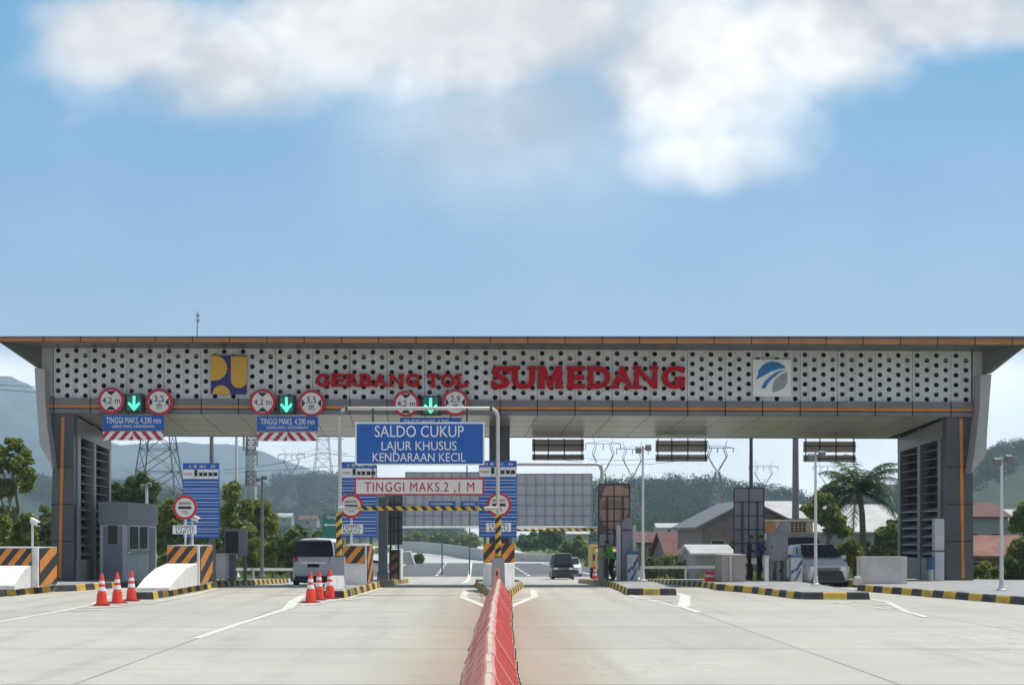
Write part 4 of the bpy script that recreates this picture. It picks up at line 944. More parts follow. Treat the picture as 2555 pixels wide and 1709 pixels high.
def car(o, paint, L, Wd, Ht, belt, hood, nose, ws0, ws1, rr0, rr1, wb, wr, style):
    """L length, ws0/ws1 windscreen foot and head (from the nose), rr1/rr0 rear glass head and foot"""
    hw = Wd/2; y0 = -L/2; n = lambda d: y0 + d
    def sec(d, z0, zt, k, crown=.03): return (n(d), [(hw*k*.86, z0), (hw*k*.98, z0+.07), (hw*k, z0+(zt-z0)*.5), (hw*k*.985, zt-.10), (hw*k*.93, zt-.02), (hw*k*.6, zt+crown*.6), (0, zt+crown)])
    st = [sec(0, .30, nose-.14, .72), sec(.05, .22, nose-.04, .82), sec(.18, .20, nose, .92), sec(.45, .19, nose+.05, .985), sec(ws0*.7, .19, hood-.03, 1), sec(ws0, .19, hood, 1), sec(ws0+.3, .19, belt, 1), sec(L*.5, .19, belt+.02, 1), sec(L-.7, .2, belt+.05, .995), sec(L-.2, .22, belt+.04, .95), sec(L-.05, .26, belt-.02, .9), sec(L, .32, belt-.1, .84)]
    b = MB(); b.loft(shell(st)); build('body', b, paint, o, smooth=True)
    # cabin
    def cs(d, z, k): return (n(d), z, hw*k)
    zr = Ht
    def ring(d, zb, zt, kb, kt): return [(hw*kb, n(d), zb), (hw*(kb*.45+kt*.55), n(d), zb+(zt-zb)*.62), (hw*kt, n(d), zt-.07), (hw*kt*.9, n(d), zt-.015), (0, n(d), zt+.012)]
    cab = [(ws0+.02, belt-.06, hood+.02, .93, .86), (ws0+(ws1-ws0)*.5, belt-.06, hood+(zr-hood)*.58, .95, .80), (ws1, belt-.06, zr-.05, .955, .745), (ws1+.35, belt-.06, zr, .955, .755), (L*.55, belt-.06, zr+.01, .955, .76), (rr1, belt-.06, zr-.03, .95, .75), ((rr0+rr1)/2, belt-.06, belt+(zr-belt)*.62, .94, .80), (rr0, belt-.06, belt+.02, .92, .85)]
    rg = []
    for d, zb, zt, kb, kt in cab:
        h = ring(d, zb, zt, kb, kt); rg.append(h + [(-x, y, z) for x, y, z in reversed(h[:-1])])
    b = MB(); b.loft(rg); build('cabin', b, paint, o, smooth=True)
    def glass(name, quadpts, nrm, e=.012):
        b = MB(); nrm = Vector(nrm); q = [Vector(p) + nrm*e for p in quadpts]; m_ = len(q)
        b.add(q + [p - nrm*(e+.03) for p in q], [tuple(range(m_))] + [(i,(i+1)%m_,(i+1)%m_+m_,i+m_) for i in range(m_)]); build(name, b, M_glass, o)
    def zc(t, za, zb): return za + (zb-za)*t
    f = lambda t: (n(ws0+.02+(ws1-ws0-.02)*t), hood + (zr-.05-hood)*t)
    ya_, za_ = f(.10); yb_, zb_ = f(.52); yc_, zc_ = f(.93)
    bul = .07
    b = MB()
    rows = [(f(t)[0]-.03, f(t)[1]+.035, hw*k) for t, k in ((.08,.80),(.36,.775),(.65,.735),(.94,.67))]
    for y_, z_, k in rows:
        b.v += [(x*k, y_ + (abs(x*k)**2)*.04 - .045, z_ + .035) for x in (-1,-.5,0,.5,1)]
    for i in range(3):
        for j in range(4): b.f.append((i*5+j, i*5+j+1, (i+1)*5+j+1, (i+1)*5+j)); b.m.append(0)
    build('windscreen', b, M_glass, o, smooth=True)
    b = MB(); g = lambda t: (n(rr0-(rr0-rr1)*t), belt+.02+(zr-.03-belt-.02)*t)
    rows = [(g(t)[0]+.06, g(t)[1]+.03, hw*k) for t, k in style.get('rg', ((.12,.78),(.5,.76),(.92,.68)))]
    for y_, z_, k in rows: b.v += [(x*k, y_ - (abs(x*k)**2)*.03, z_) for x in (-1,-.5,0,.5,1)]
    for i in range(2):
        for j in range(4): b.f.append((i*5+j, i*5+j+1, (i+1)*5+j+1, (i+1)*5+j)); b.m.append(0)
    build('rear_window', b, M_glass, o, smooth=True)
    for s in (-1, 1):
        for da, db in ((ws0+.55, L*.50), (L*.53, rr0-.35)):
            zt_ = zr - .14; zb_ = belt + .06
            xa, xb = hw*.952, hw*.80
            k0 = .35 if da < L*.4 else .0; k1 = .25 if db > L*.6 else 0
            b = MB(); q = [Vector((s*xa, n(da), zb_)), Vector((s*xa, n(db), zb_)), Vector((s*xb, n(db-k1), zt_)), Vector((s*xb, n(da+k0), zt_))]; ex_ = Vector((s*.012,0,.004))
            b.add([p + ex_ for p in q] + [p - ex_*4 for p in q], [(0,1,2,3),(0,1,5,4),(1,2,6,5),(2,3,7,6),(3,0,4,7)]); build('side_window', b, M_glass, o)
        b = MB(); b.loft([[(s*(hw-.02), n(ws0+.55)+dy, belt+.10+dz) for dy, dz in ((-.03,-.06),(.07,-.06),(.07,.08),(-.03,.08))], [(s*(hw+.16), n(ws0+.58)+dy, belt+.11+dz) for dy, dz in ((-.02,-.06),(.06,-.06),(.06,.08),(-.02,.08))]]); build('mirror', b, paint, o)
        for yw in (n(.78), n(.78+wb)): wheel(o, s*(hw-.10), yw, wr, .19, s)
        # lamps
        hz = nose - .10
        b = MB(); b.loft([[(s*hw*kx, n(d), hz+dz) for dz in (-.075,.075)] + [(s*hw*kx, n(d)+.05, hz+dz) for dz in (.075,-.075)] for kx, d in ((.50,-.035),(.72,-.012),(.93,.17))]); build('headlight', b, M_lamp, o)
        tz = belt - .12
        b = MB(); th_ = style.get('tl', .14); b.loft([[(s*hw*kx, n(L)+d, tz+dz) for dz in (-th_,th_)] + [(s*hw*kx, n(L)+d-.08, tz+dz) for dz in (th_,-th_)] for kx, d in ((.70,-.01),(.82,-.02),(.96,-.10))]); build('taillight', b, M_tail, o)
    if style.get('front', True):
        b = MB(); b.loft([[(-hw*.46, n(-.012), z), (hw*.46, n(-.012), z), (hw*.46, n(.10), z), (-hw*.46, n(.10), z)] for z in (nose-.17, nose-.06)]); build('upper_grille', b, M_trim, o)
        b = MB()
        for z in (nose-.145, nose-.095): b.box((-hw*.5, n(-.026), z), (hw*.5, n(-.01), z+.018))
        build('chrome_bar', b, M_chrome, o)
        b = MB(); b.hexa([(-hw*.70,n(-.03),.23),(hw*.70,n(-.03),.23),(hw*.70,n(.2),.23),(-hw*.70,n(.2),.23),(-hw*.56,n(-.025),.59),(hw*.56,n(-.025),.59),(hw*.56,n(.2),.59),(-hw*.56,n(.2),.59)]); build('lower_grille', b, M_trim, o)
        b = MB(); b.box((-.22, n(-.045), .44), (.22, n(-.032), .55)); build('number_plate', b, M_ink, o)
    b = MB(); b.box((-.23, n(L)-.03, style.get('pz', .62)), (.23, n(L)+.02, style.get('pz', .62)+.13)); build('number_plate', b, M_ink, o)
    if style.get('rearbar'):
        b = MB(); b.box((-.5, n(L)-.03, style['pz']+.15), (.5, n(L)+.022, style['pz']+.19)); build('chrome_bar', b, M_chrome, o)
    b = MB(); b.box((-hw*.80, n(.5), .13), (hw*.80, n(L-.3), .26)); build('underbody', b, M_trim, o)
    b = MB(); b.loft([[(-hw*.9, n(L)-.12, z), (hw*.9, n(L)-.12, z), (hw*.8, n(L)+.03, z), (-hw*.8, n(L)+.03, z)] for z in (.25, .40)]); build('rear_bumper', b, M_trim if style.get('rearbar') else paint, o)

o = lthing('car', 'white hatchback facing the camera in the rightmost lane', 'car', (X(2066,44.2), 46.0, gz(46.0)), 0)
car(o, M_cars, 3.66, 1.64, 1.47, .90, .93, .76, .80, 1.62, 3.45, 3.15, 2.45, .29, {})
yv = 50.6; o = lthing('car', 'white van seen from behind in the lane behind three cones', 'van', (X(797,52.5), yv+2.1, gz(yv+2)), R(180))
car(o, M_carw, 4.2, 1.74, 1.84, 1.06, 1.08, .92, .7, 1.35, 4.17, 3.95, 2.6, .31, {'rg': ((.05,.88),(.5,.85),(.88,.78)), 'pz': .74, 'rearbar': True, 'tl': .2, 'front': False})
yv = 98.0; o = lthing('car', 'black minivan coming towards the gate on the grey road', 'car', (X(1406,yv), yv+2, gz(yv+1)), 0)
car(o, M_cark, 4.1, 1.66, 1.98, 1.10, 1.10, .95, .45, .95, 4.07, 3.95, 2.6, .32, {})
yv = 112.0; o = lthing('car', 'white car half hidden right behind the black minivan', 'car', (X(1428,yv), yv+2, gz(yv+1)), 0)
car(o, M_carw, 4.0, 1.70, 1.60, .98, 1.0, .84, .8, 1.5, 3.9, 3.7, 2.55, .30, {})

def truck(o, cabm, boxm, Wd, Ht, boxh, L):
    hw = Wd/2
    b = MB(); b.loft([[(-hw*k, y, z), (hw*k, y, z), (hw*k, yb2, z), (-hw*k, yb2, z)] for k, y, yb2, z in ((.90,.0,1.7,.55),(.96,-.02,1.7,.8),(.97,.0,1.7,1.30),(.94,.16,1.7,Ht-.12),(.88,.26,1.65,Ht))]); build('cab', b, cabm, o)
    b = MB(); b.hexa([(-hw*.86,-.012,1.30),(hw*.86,-.012,1.30),(hw*.86,.10,1.30),(-hw*.86,.10,1.30),(-hw*.80,.135,Ht-.16),(hw*.80,.135,Ht-.16),(hw*.80,.22,Ht-.16),(-hw*.80,.22,Ht-.16)]); build('windscreen', b, M_glass, o)
    for s in (-1, 1):
        b = MB(); b.box((s*hw*.975, .35, 1.28), (s*hw*.93, 1.35, Ht-.3)); build('side_window', b, M_glass, o)
        b = MB(); b.box((s*hw*.60, -.035, .78), (s*hw*.86, .02, .96)); build('headlight', b, M_lamp, o)
        b = MB(); b.box((s*(hw+.02), -.02, 1.25), (s*(hw+.16), .05, 1.62)); build('mirror', b, M_trim, o)
        for y in (.75, L-1.1): wheel(o, s*(hw-.16), y, .38, .24, s)
    b = MB(); b.box((-hw*.5, -.03, .80), (hw*.5, .02, .95)); build('grille', b, M_trim, o)
    b = MB(); b.box((-hw*.95, -.08, .42), (hw*.95, .08, .62)); build('bumper', b, M_trim, o)
    b = MB(); b.box((-hw*.45, .1, .5), (hw*.45, L, .72)); build('chassis', b, M_trim, o)
    b = MB(); b.box((-hw, 1.85, .74), (hw, L, boxh)); bx = build('cargo_box', b, boxm, o)
    return bx
yv = 51.5; o = lthing('truck', 'cream box truck with barred front vent waiting behind the white hatchback', 'truck', (X(1990,yv), yv, gz(yv)), 0)
M_cream = mat('truck_cream', (.50,.44,.33), .45, var=.08, dirt=((.3,.22,.15), 1.5, .4))
truck(o, M_cream, M_cream, 2.15, 2.02, 2.52, 6.0)
b = MB(); b.box((-.05, 1.80, 2.08), (.80, 1.84, 2.46)); vent = build('vent', b, M_ink, o)
b = MB()
for k in range(6): b.box((-.03+k*.16, 1.775, 2.06), (0+k*.16, 1.797, 2.48))
for k in range(3): b.box((-.05, 1.765, 2.16+k*.1), (.80, 1.774, 2.18+k*.1))
build('bars', b, M_cream, vent)
b = MB(); b.box((-1.10, 1.75, 2.52), (1.10, 1.9, 2.57)); build('roof_edge', b, M_white, o)
b = MB(); b.box((-1.02, 1.80, 2.05), (-.45, 1.845, 2.45)); build('door_panel', b, mat('truck_orange', (.46,.24,.12), .5), o)
yv = 82.0; o = lthing('truck', 'yellow truck on the far road, half hidden by the face poster panel', 'truck', (X(1520,yv), yv, gz(yv)), 0)
M_ty = mat('truck_yellow', (.55,.37,.06), .5, var=.1, dirt=((.35,.3,.2), 1.5, .4)); truck(o, M_ty, M_ty, 1.75, 1.95, 2.2, 5.2)

# ================================================================ people
def person(label, loc, rotz, pose, shirt, trousers, hgt, hair_m, sleeves=True, vest=None):
    o = lthing('person', label, 'person', loc, rotz)
    s = hgt / 1.70
    V, E, RR = [], [], []
    def vtx(p, r, parent=None):
        V.append(Vector(p)*s); RR.append(r*s); i = len(V)-1
        if parent is not None: E.append((parent, i))
        return i
    hip = vtx((0,0,.93), .125)
    sp1 = vtx((0,pose.get('lean',0)*.3,1.08), .115, hip); sp2 = vtx((0,pose.get('lean',0)*.7,1.24), .135, sp1); ch = vtx((0,pose.get('lean',0),1.36), .13, sp2); nk = vtx((0,pose.get('lean',0)-.01,1.46), .055, ch)
    hd = pose.get('head', (0,-.03)); h1 = vtx((hd[0],pose.get('lean',0)+hd[1],1.545), .072, nk); h2 = vtx((hd[0],pose.get('lean',0)+hd[1]-.005,1.615), .082, h1); h3 = vtx((hd[0],pose.get('lean',0)+hd[1],1.665), .055, h2)
    hands = []
    for sd, arm in ((-1, pose['la']), (1, pose['ra'])):
        sh = vtx((sd*.165, pose.get('lean',0), 1.385), .062, ch); el = vtx(arm[0], .043, sh); wr = vtx(arm[1], .030, el)
        dirv = (Vector(arm[1]) - Vector(arm[0])).normalized(); pm = vtx(Vector(arm[1]) + dirv*.06, .034, wr); hands.append((pm, dirv, sd))
    for sd, leg in ((-1, pose['ll']), (1, pose['rl'])):
        th1 = vtx((sd*.095, 0, .84), .09, hip); kn = vtx(leg[0], .06, th1); an = vtx(leg[1], .042, kn); hl = vtx((leg[1][0], leg[1][1]+.02, .045), .042, an); vtx((leg[1][0]+sd*.015, leg[1][1]-.15, .032), .034, hl)
    me = bpy.data.meshes.new('p'); me.from_pydata([tuple(v) for v in V], E, []); t = bpy.data.objects.new('p', me); COL.objects.link(t)
    md = t.modifiers.new('s', 'SKIN'); md.use_smooth_shade = True
    for i, q in enumerate(me.skin_vertices[0].data): q.radius = (RR[i], RR[i]*(.72 if i in (sp1, sp2, ch, hip) else 1.0)); q.use_root = (i == 0)
    sd_ = t.modifiers.new('d', 'SUBSURF'); sd_.levels = 2; sd_.render_levels = 2
    dg = bpy.context.evaluated_depsgraph_get(); dg.update(); m2 = bpy.data.meshes.new_from_object(t.evaluated_get(dg))
    mb = MB(); mb.v = [tuple(v.co) for v in m2.vertices]
    hc = [Vector(V[h[0]]) for h in hands]; headz = 1.475*s
    for p in m2.polygons:
        c = p.center; near = min((c-h).length for h in hc)
        mi = 0
        if c.z > headz or near < .085*s: mi = 2
        elif c.z < .075*s: mi = 3
        elif c.z < .93*s and near > .16*s and abs(c.x) < .26*s: mi = 1
        mb.f.append(tuple(p.vertices)); mb.m.append(mi)
    bpy.data.objects.remove(t); bpy.data.meshes.remove(me); bpy.data.meshes.remove(m2)
    # fingers, nose, ears, eyes, mouth: part of the same figure
    for (pi, dv, sd), hcn in zip(hands, hc):
        side = dv.cross(Vector((0,0,1))); side = side.normalized() if side.length > .05 else Vector((0,1,0)); dn = dv.cross(side)
        for k, (ln, of) in enumerate(((.055,-.026),(.068,-.009),(.064,.009),(.05,.025))):
            A = hcn + (side*of + dv*.012)*s; B = A + (dv*ln*.6 + dn*.012)*s; C_ = B + (dv*ln*.35 + dn*.028)*s; mb.tube([A, B, C_], [.0095*s, .0088*s, .0065*s], 6, 2)
        A = hcn - dv*.015*s + side*(-.03*s); mb.tube([A, A + (side*-.02 + dv*.025)*s, A + (side*-.024 + dv*.052 + dn*.01)*s], [.011*s, .010*s, .007*s], 6, 2)
    hx = Vector((hd[0], pose.get('lean',0)+hd[1], 1.60))*s
    mb.tube([hx + Vector((0,-.078,.02))*s, hx + Vector((0,-.100,-.012))*s, hx + Vector((0,-.083,-.022))*s], [.009*s,.014*s,.010*s], 6, 2)
    for e in (-1, 1):
        mb.tube([hx + Vector((e*.078,.01,-.02))*s, hx + Vector((e*.086,.012,.02))*s], [.012*s,.014*s], 6, 2)
        mb.tube([hx + Vector((e*.030,-.078,.016))*s, hx + Vector((e*.030,-.084,.016))*s], .009*s, 6, 3)
    mb.tube([hx + Vector((-.022,-.080,-.045))*s, hx + Vector((.022,-.080,-.045))*s], .006*s, 5, 4)
    build('body', mb, [shirt, trousers, M_skin, M_trim, mat('lips', (.25,.10,.08), .5)], o, smooth=True)
    hb = MB(); rings = []
    for i in range(7):
        a_ = math.pi/2 * i/6; rings.append([(hd[0]*s + math.cos(a_)*.092*s*math.cos(q), (pose.get('lean',0)+hd[1])*s + .012*s + math.cos(a_)*.098*s*math.sin(q), (1.612 + math.sin(a_)*.088 - (.035 if i == 0 and math.sin(q) > -.3 else 0))*s) for q in [2*math.pi*k/16 for k in range(16)]])
    hb.loft(rings); build('hair', hb, hair_m, o, smooth=True)
    if vest:
        mb2 = MB()
        L_ = pose.get('lean',0)
        prof = [(.150,.105,.92,0),(.152,.108,1.02,L_*.25),(.160,.112,1.16,L_*.5),(.182,.118,1.28,L_*.8),(.178,.112,1.38,L_),(.085,.075,1.445,L_)]
        mb2.loft([[(math.cos(q)*a_*s, (dy + math.sin(q)*b_)*s, z*s) for q in [2*math.pi*k/18 for k in range(18)]] for a_, b_, z, dy in prof], caps=False); build('vest', mb2, vest, o, smooth=True)
    return o
M_hair = mat('hair_black', (.012,.011,.010), .6)
M_navy = mat('cloth_navy', (.022,.024,.035), .9, var=.2); M_blackc = mat('cloth_black', (.014,.014,.016), .9, var=.2); M_purp = mat('cloth_purple', (.045,.035,.16), .85, var=.2); M_vest = mat('vest_green', (.10,.42,.04), .7, var=.1)
stand = dict(ll=((-.10,-.02,.48),(-.11,.01,.08)), rl=((.10,-.03,.48),(.11,.0,.08)))
yp_ = 46.2
person('person in dark clothes standing sideways by the beige wall, hands forward', (X(1869,yp_), yp_, gz(yp_)+.2), R(78), dict(stand, lean=-.02, head=(0,-.06), la=((-.22,-.05,1.12),(-.12,-.27,1.05)), ra=((.22,-.06,1.12),(.12,-.27,1.06))), M_navy, M_blackc, 1.60, M_hair)
person('person in purple shirt reaching an arm towards the grey cabinet', (X(1897,yp_), yp_+.1, gz(yp_)+.2), R(70), dict(stand, lean=-.02, head=(0,-.05), la=((-.23,-.05,1.12),(-.18,-.24,1.0)), ra=((.22,-.18,1.16),(.16,-.44,1.10))), M_purp, M_blackc, 1.60, M_hair)
yq = 47.0
person('person in bright green vest bending between the grey post and ticket machine', (X(1528,yq), yq, gz(yq)+.2), R(-70), dict(lean=-.16, head=(0,-.10), la=((-.22,-.22,1.10),(-.14,-.42,.98)), ra=((.22,-.20,1.10),(.14,-.40,.98)), ll=((-.10,-.10,.50),(-.11,.04,.08)), rl=((.10,-.08,.50),(.11,.02,.08))), M_vest, M_blackc, 1.42, M_hair, vest=M_vest)
yq = 45.6
person('person in black trousers standing behind the grey cabinet', (X(1945,yq), yq, gz(yq)+.2), R(20), dict(stand, lean=-.02, la=((-.23,0,1.12),(-.23,-.08,.88)), ra=((.23,0,1.12),(.23,-.08,.88))), M_navy, M_blackc, 1.58, M_hair)

# ================================================================ machines and booths on the islands
# toll booth on the left island
o = thing('toll_booth', 'grey toll booth with dark roof band and two side windows', 'booth', (X(316,46.5)-.4, 48.7, 0.1))
xr_ = X(316,46.5); xl_ = xr_ - .95; ya, yb2 = 46.5, 50.8; zb2 = gz(48)+.2
zt_ = Z(1252,46.5); zband = Z(1308,46.5)
b = MB(); b.box((xl_, ya, zb2), (xr_, yb2, zband)); build('wall', b, M_greyL, o)
b = MB(); b.box((xl_-.04, ya-.05, zband), (xr_+.05, yb2+.05, zt_)); build('roof_band', b, M_grey, o)
for a_, c_ in ((ya+.25, ya+1.55), (ya+1.62, ya+2.9)):
    b = MB(); b.box((xr_-.02, a_, Z(1372,46.5)), (xr_+.012, c_, zband-.05)); wn_ = build('window', b, M_glass, o)
    b = MB(); z0_, z1_ = Z(1372,46.5), zband-.05
    for q0, q1, r0, r1 in ((a_,c_,z0_-.03,z0_+.02),(a_,c_,z1_-.02,z1_+.03),(a_-.03,a_+.03,z0_,z1_),(c_-.03,c_+.03,z0_,z1_)): b.box((xr_+.013, q0, r0), (xr_+.03+(.002 if q0 == a_ and q1 == c_ else 0), q1, r1))
    build('frame', b, M_white, wn_)
b = MB(); b.box((xr_+.001, ya+.1, Z(1376,46.5)-.06), (xr_+.10, ya+3.0, Z(1376,46.5))); build('sill', b, M_chrome, o)
b = MB(); b.box((xl_+.12, ya-.012, zb2), (xl_+.80, ya+.001, zband-.08)); dr = build('door', b, M_grey, o)
b = MB(); b.box((xl_+.30, ya-.022, 1.4), (xl_+.62, ya-.013, 2.05)); build('door_window', b, M_glass, dr)
b = MB(); b.box((xr_+.003, ya+3.2, zb2+.05), (xr_+.012, ya+4.1, zband-.1)); build('side_panel', b, M_grey, o)
# payment screen and pedestal on the second island
y_ = 45.0; o = thing('lane_screen', 'black lane screen in a grey housing on the left island', 'display', (X(580,y_), y_, .15))
b = MB(); A, B = W(561, 1386, y_), W(612, 1319, y_); b.box((A.x, y_, A.z), (B.x, y_+.5, B.z)); build('housing', b, M_grey, o)
A, B = W(563, 1379, y_), W(595, 1325, y_); b = MB(); b.box((A.x, y_-.012, A.z), (B.x, y_+.001, B.z)); build('screen', b, M_ink, o)
b = MB(); b.box((X(566,y_), y_+.1, gz(y_)+.19), (X(584,y_), y_+.35, Z(1386,y_))); build('pedestal', b, M_poled, o)
b = MB(); b.tube([(X(609,y_), y_+.2, gz(y_)+.19), (X(609,y_), y_+.2, Z(1386,y_))], .06, 10); build('post', b, M_poled, o)
def cabinet(name, label, u0, u1, v0, v1, y_, d_, m_, cat='cabinet', vb=None, group=None):
    o = thing(name, label, cat, (X((u0+u1)/2,y_), y_, gz(y_)+.2), 0, group)
    A, B = W(u0, v1, y_), W(u1, v0, y_); b = MB(); b.box((A.x, y_, A.z), (B.x, y_+d_, B.z)); build('body', b, m_, o)
    b = MB(); b.box((A.x+.02, y_-.012, A.z+.04), (B.x-.02, y_+.001, B.z-.06)); dd = build('door', b, m_, o)
    b = MB(); b.box((A.x+.06, y_-.03, (A.z+B.z)/2-.06), (A.x+.09, y_-.013, (A.z+B.z)/2+.06)); build('handle', b, M_ink, dd)
    b = MB(); b.box((A.x-.03, y_-.04, B.z), (B.x+.03, y_+d_+.04, B.z+.03)); build('lid', b, m_, o)
    return o
cabinet('lane_cabinet', 'low pale grey cabinet behind the crash block with curved ramp', 530, 563, 1383, 1444, 44.0, .6, M_greyL)
y_ = 44.0; o = cabinet('lane_cabinet', 'large grey cabinet on legs beside the standing people', 1920, 1966, 1331, 1398, y_, .45, M_grey)
for u in (1926, 1942, 1960):
    b = MB(); b.box((X(u,y_)-.05, y_+.05, gz(y_)+.19), (X(u,y_)+.05, y_+.40, Z(1398,y_))); build('leg', b, M_poled, o)
b = MB(); b.hexa([(X(1938,y_),y_+.05,Z(1330,y_)),(X(1972,y_),y_+.05,Z(1330,y_)),(X(1972,y_),y_+.4,Z(1330,y_)),(X(1938,y_),y_+.4,Z(1330,y_)),(X(1954,y_),y_+.1,Z(1300,y_)),(X(1972,y_),y_+.1,Z(1300,y_)),(X(1972,y_),y_+.35,Z(1300,y_)),(X(1954,y_),y_+.35,Z(1300,y_))]); build('cable_hood', b, M_grey, o)
y_ = 44.6; b = MB(); o = thing('ticket_post', 'slim white ticket post in front of the purple shirt', 'post', (X(1912,43.6), 43.6, .17)); b.box((X(1909,43.6), 43.6, gz(43.6)+.19), (X(1918,43.6), 43.8, Z(1392,43.6))); build('post', b, M_white, o)
b = MB(); b.box((X(1907,43.6), 43.58, Z(1392,43.6)), (X(1920,43.6), 43.82, Z(1386,43.6))); build('cap', b, M_greyL, o)
def gate_machine(label, u0, u1, v0, v1, y_):
    o = thing('barrier_machine', label, 'barrier machine', (X((u0+u1)/2,y_), y_, gz(y_)+.2), 0, 'white and blue barrier machines')
    A, B = W(u0, v1, y_), W(u1, v0, y_); zb3 = gz(y_)+.19; hh = B.z - zb3
    b = MB(); b.box((A.x, y_, zb3), (B.x, y_+.35, B.z-.10)); build('body', b, mat('machine_white', (.46,.48,.50), .5, dirt=((.3,.3,.3), 2, .4)), o)
    b = MB(); b.loft([[(A.x-.03, y_-.03, B.z-.10), (B.x+.03, y_-.03, B.z-.10), (B.x+.03, y_+.38, B.z-.10), (A.x-.03, y_+.38, B.z-.10)], [(A.x, y_, B.z), (B.x, y_, B.z), (B.x, y_+.35, B.z), (A.x, y_+.35, B.z)]]); build('cap', b, mat('machine_blue', (.03,.09,.20), .5), o)
    wd = B.x-A.x; b = MB()
    for pts in ([(.0,.30),(.45,.52),(.45,.38),(1,.80),(1,.98),(.55,.70),(.55,.62),(0,.45)], [(.2,.05),(.55,.28),(.85,.60),(.85,.42),(.5,.08)]):
        b.prism([(A.x+wd*x, y_-.008, zb3+hh*.86*z) for x, z in pts], (0,.007,0))
    build('blue_swoosh', b, MATS['machine_blue'], o); return o
gate_machine('white and blue barrier machine left of the white hatchback', 1974, 2002, 1383, 1450, 43.6)
gate_machine('white and blue barrier machine right of the grey ticket tower', 1566, 1592, 1375, 1445, 44.6)
gate_machine('white and blue barrier machine left of the grey ticket tower', 1541, 1553, 1372, 1440, 45.4)
y_ = 45.2; o = thing('ticket_tower', 'tall grey ticket tower with rounded top on the island with the face poster', 'ticket machine', (X(1565,y_), y_, .15))
A, B = W(1552, 1445, y_), W(1577, 1300, y_); zb3 = gz(y_)+.19
b = MB(); pr = [(A.x, zb3), (B.x, zb3), (B.x, B.z), ((A.x+B.x)/2+.1, B.z+.13), ((A.x+B.x)/2-.06, B.z+.10), (A.x, B.z-.06)]; b.prism([(x, y_, z) for x, z in pr], (0,.45,0)); build('body', b, M_grey, o)
b = MB(); b.box((A.x+.03, y_-.012, Z(1324,y_)), (B.x-.03, y_+.001, Z(1320,y_))); build('slot', b, M_ink, o)
for u0, u1 in ((1540,1550), (1579,1588)):
    b = MB(); b.box((X(u0,y_), y_+.1, zb3), (X(u1,y_), y_+.3, Z(1310,y_))); build('side_post', b, M_greyL, o)
def tall_panel(label, u0, u1, v0, v1, y_, face=False, cols=2, rows=5):
    o = thing('tall_panel', label, 'panel', (X((u0+u1)/2,y_), y_, gz(y_)+.2), 0, 'tall framed panels')
    A, B = W(u0, v1, y_), W(u1, v0, y_); wd, hh = B.x-A.x, B.z-A.z
    b = MB(); b.box((A.x, y_, A.z), (B.x, y_+.05, B.z)); pn = build('panel', b, M_pgrey if not face else M_face0, o)
    b = MB()
    for k in range(cols+1): b.box((A.x+wd*k/cols-.018, y_-.03, A.z), (A.x+wd*k/cols+.018, y_-.004, B.z))
    for k in range(rows+1): b.box((A.x, y_-.028, A.z+hh*k/rows-.018), (B.x, y_-.003, A.z+hh*k/rows+.018))
    build('frame', b, M_rod, o)
    for t in (.28, .78):
        b = MB(); b.box((A.x+wd*t-.03, y_-.08, gz(y_)+.19), (A.x+wd*t+.03, y_-.034, A.z+hh*.8)); build('leg', b, M_rod if not face else mat('rust_post', (.10,.055,.035), .8), o)
    return o, A, B
M_pgrey = mat('panel_grey', (.24,.245,.25), .5, .05, var=.08, scale=1, dirt=((.2,.19,.17), 1, .4))
M_face0 = mat('poster_hair', (.15,.125,.10), .6, var=.2, scale=2)
y_ = 47.4; o, A, B = tall_panel('tall framed poster panel showing part of a brown face', 1493, 1571, 1207, 1362, y_, True, 2, 5)
wd, hh = B.x-A.x, B.z-A.z
def pp(pts, m_, e):
    b = MB(); b.prism([(A.x+wd*x, y_-e, A.z+hh*z) for x, z in pts], (0,.0025,0)); return b
build('poster_face', pp([(.22,.95),(.6,.98),(.97,.92),(.985,.55),(.85,.42),(.62,.30),(.42,.27),(.15,.34),(.05,.5),(.04,.66),(.12,.80)], 0, .003), mat('poster_skin', (.42,.27,.19), .6, var=.12, scale=2.5), o)
build('poster_cheek', pp([(.06,.58),(.5,.58),(.62,.42),(.45,.34),(.2,.37)], 0, .0056), mat('poster_pink', (.46,.29,.24), .6, var=.08), o)
build('poster_brow', pp([(.04,.70),(.3,.75),(.7,.72),(.72,.64),(.5,.60),(.3,.61),(.05,.62)], 0, .0082), mat('poster_shadow', (.26,.19,.14), .6, var=.2, scale=4), o)
build('poster_collar', pp([(.02,.01),(.45,.01),(.5,.2),(.40,.26),(.05,.18)], 0, .0056), mat('poster_cloth', (.34,.32,.32), .6, var=.15, scale=3), o)
tall_panel('tall grey framed panel behind the two standing people', 1831, 1906, 1217, 1390, 48.2, False, 2, 5)
tall_panel('grey framed panel behind the left gantry leg and its tariff board', 964, 1003, 1228, 1357, 52.5, False, 2, 4)
y_ = 51.5; o = thing('lane_column', 'slim grey column beside the small striped end block', 'column', (X(952,y_), y_, gz(y_)+.2)); b = MB(); b.box((X(944,y_), y_, gz(y_)+.19), (X(966,y_), y_+.3, Z(1240,y_))); build('shaft', b, M_grey, o)
b = MB(); b.box((X(941,y_), y_-.03, gz(y_)+.19), (X(969,y_), y_+.33, gz(y_)+.5)); build('foot', b, M_poled, o)
y_ = 48.0; o = thing('lane_column', 'grey concrete post under the left side of the face poster', 'column', (X(1503,y_), y_, gz(y_)+.2)); b = MB(); b.box((X(1490,y_), y_-.5, gz(y_)+.19), (X(1516,y_), y_-.25, Z(1362,y_))); build('shaft', b, M_conc, o)
b = MB(); b.box((X(1503,y_), y_-.52, gz(y_)+.3), (X(1512,y_), y_-.501, Z(1368,y_))); build('strip', b, mat('strip_brown', (.13,.12,.08), .7), o)
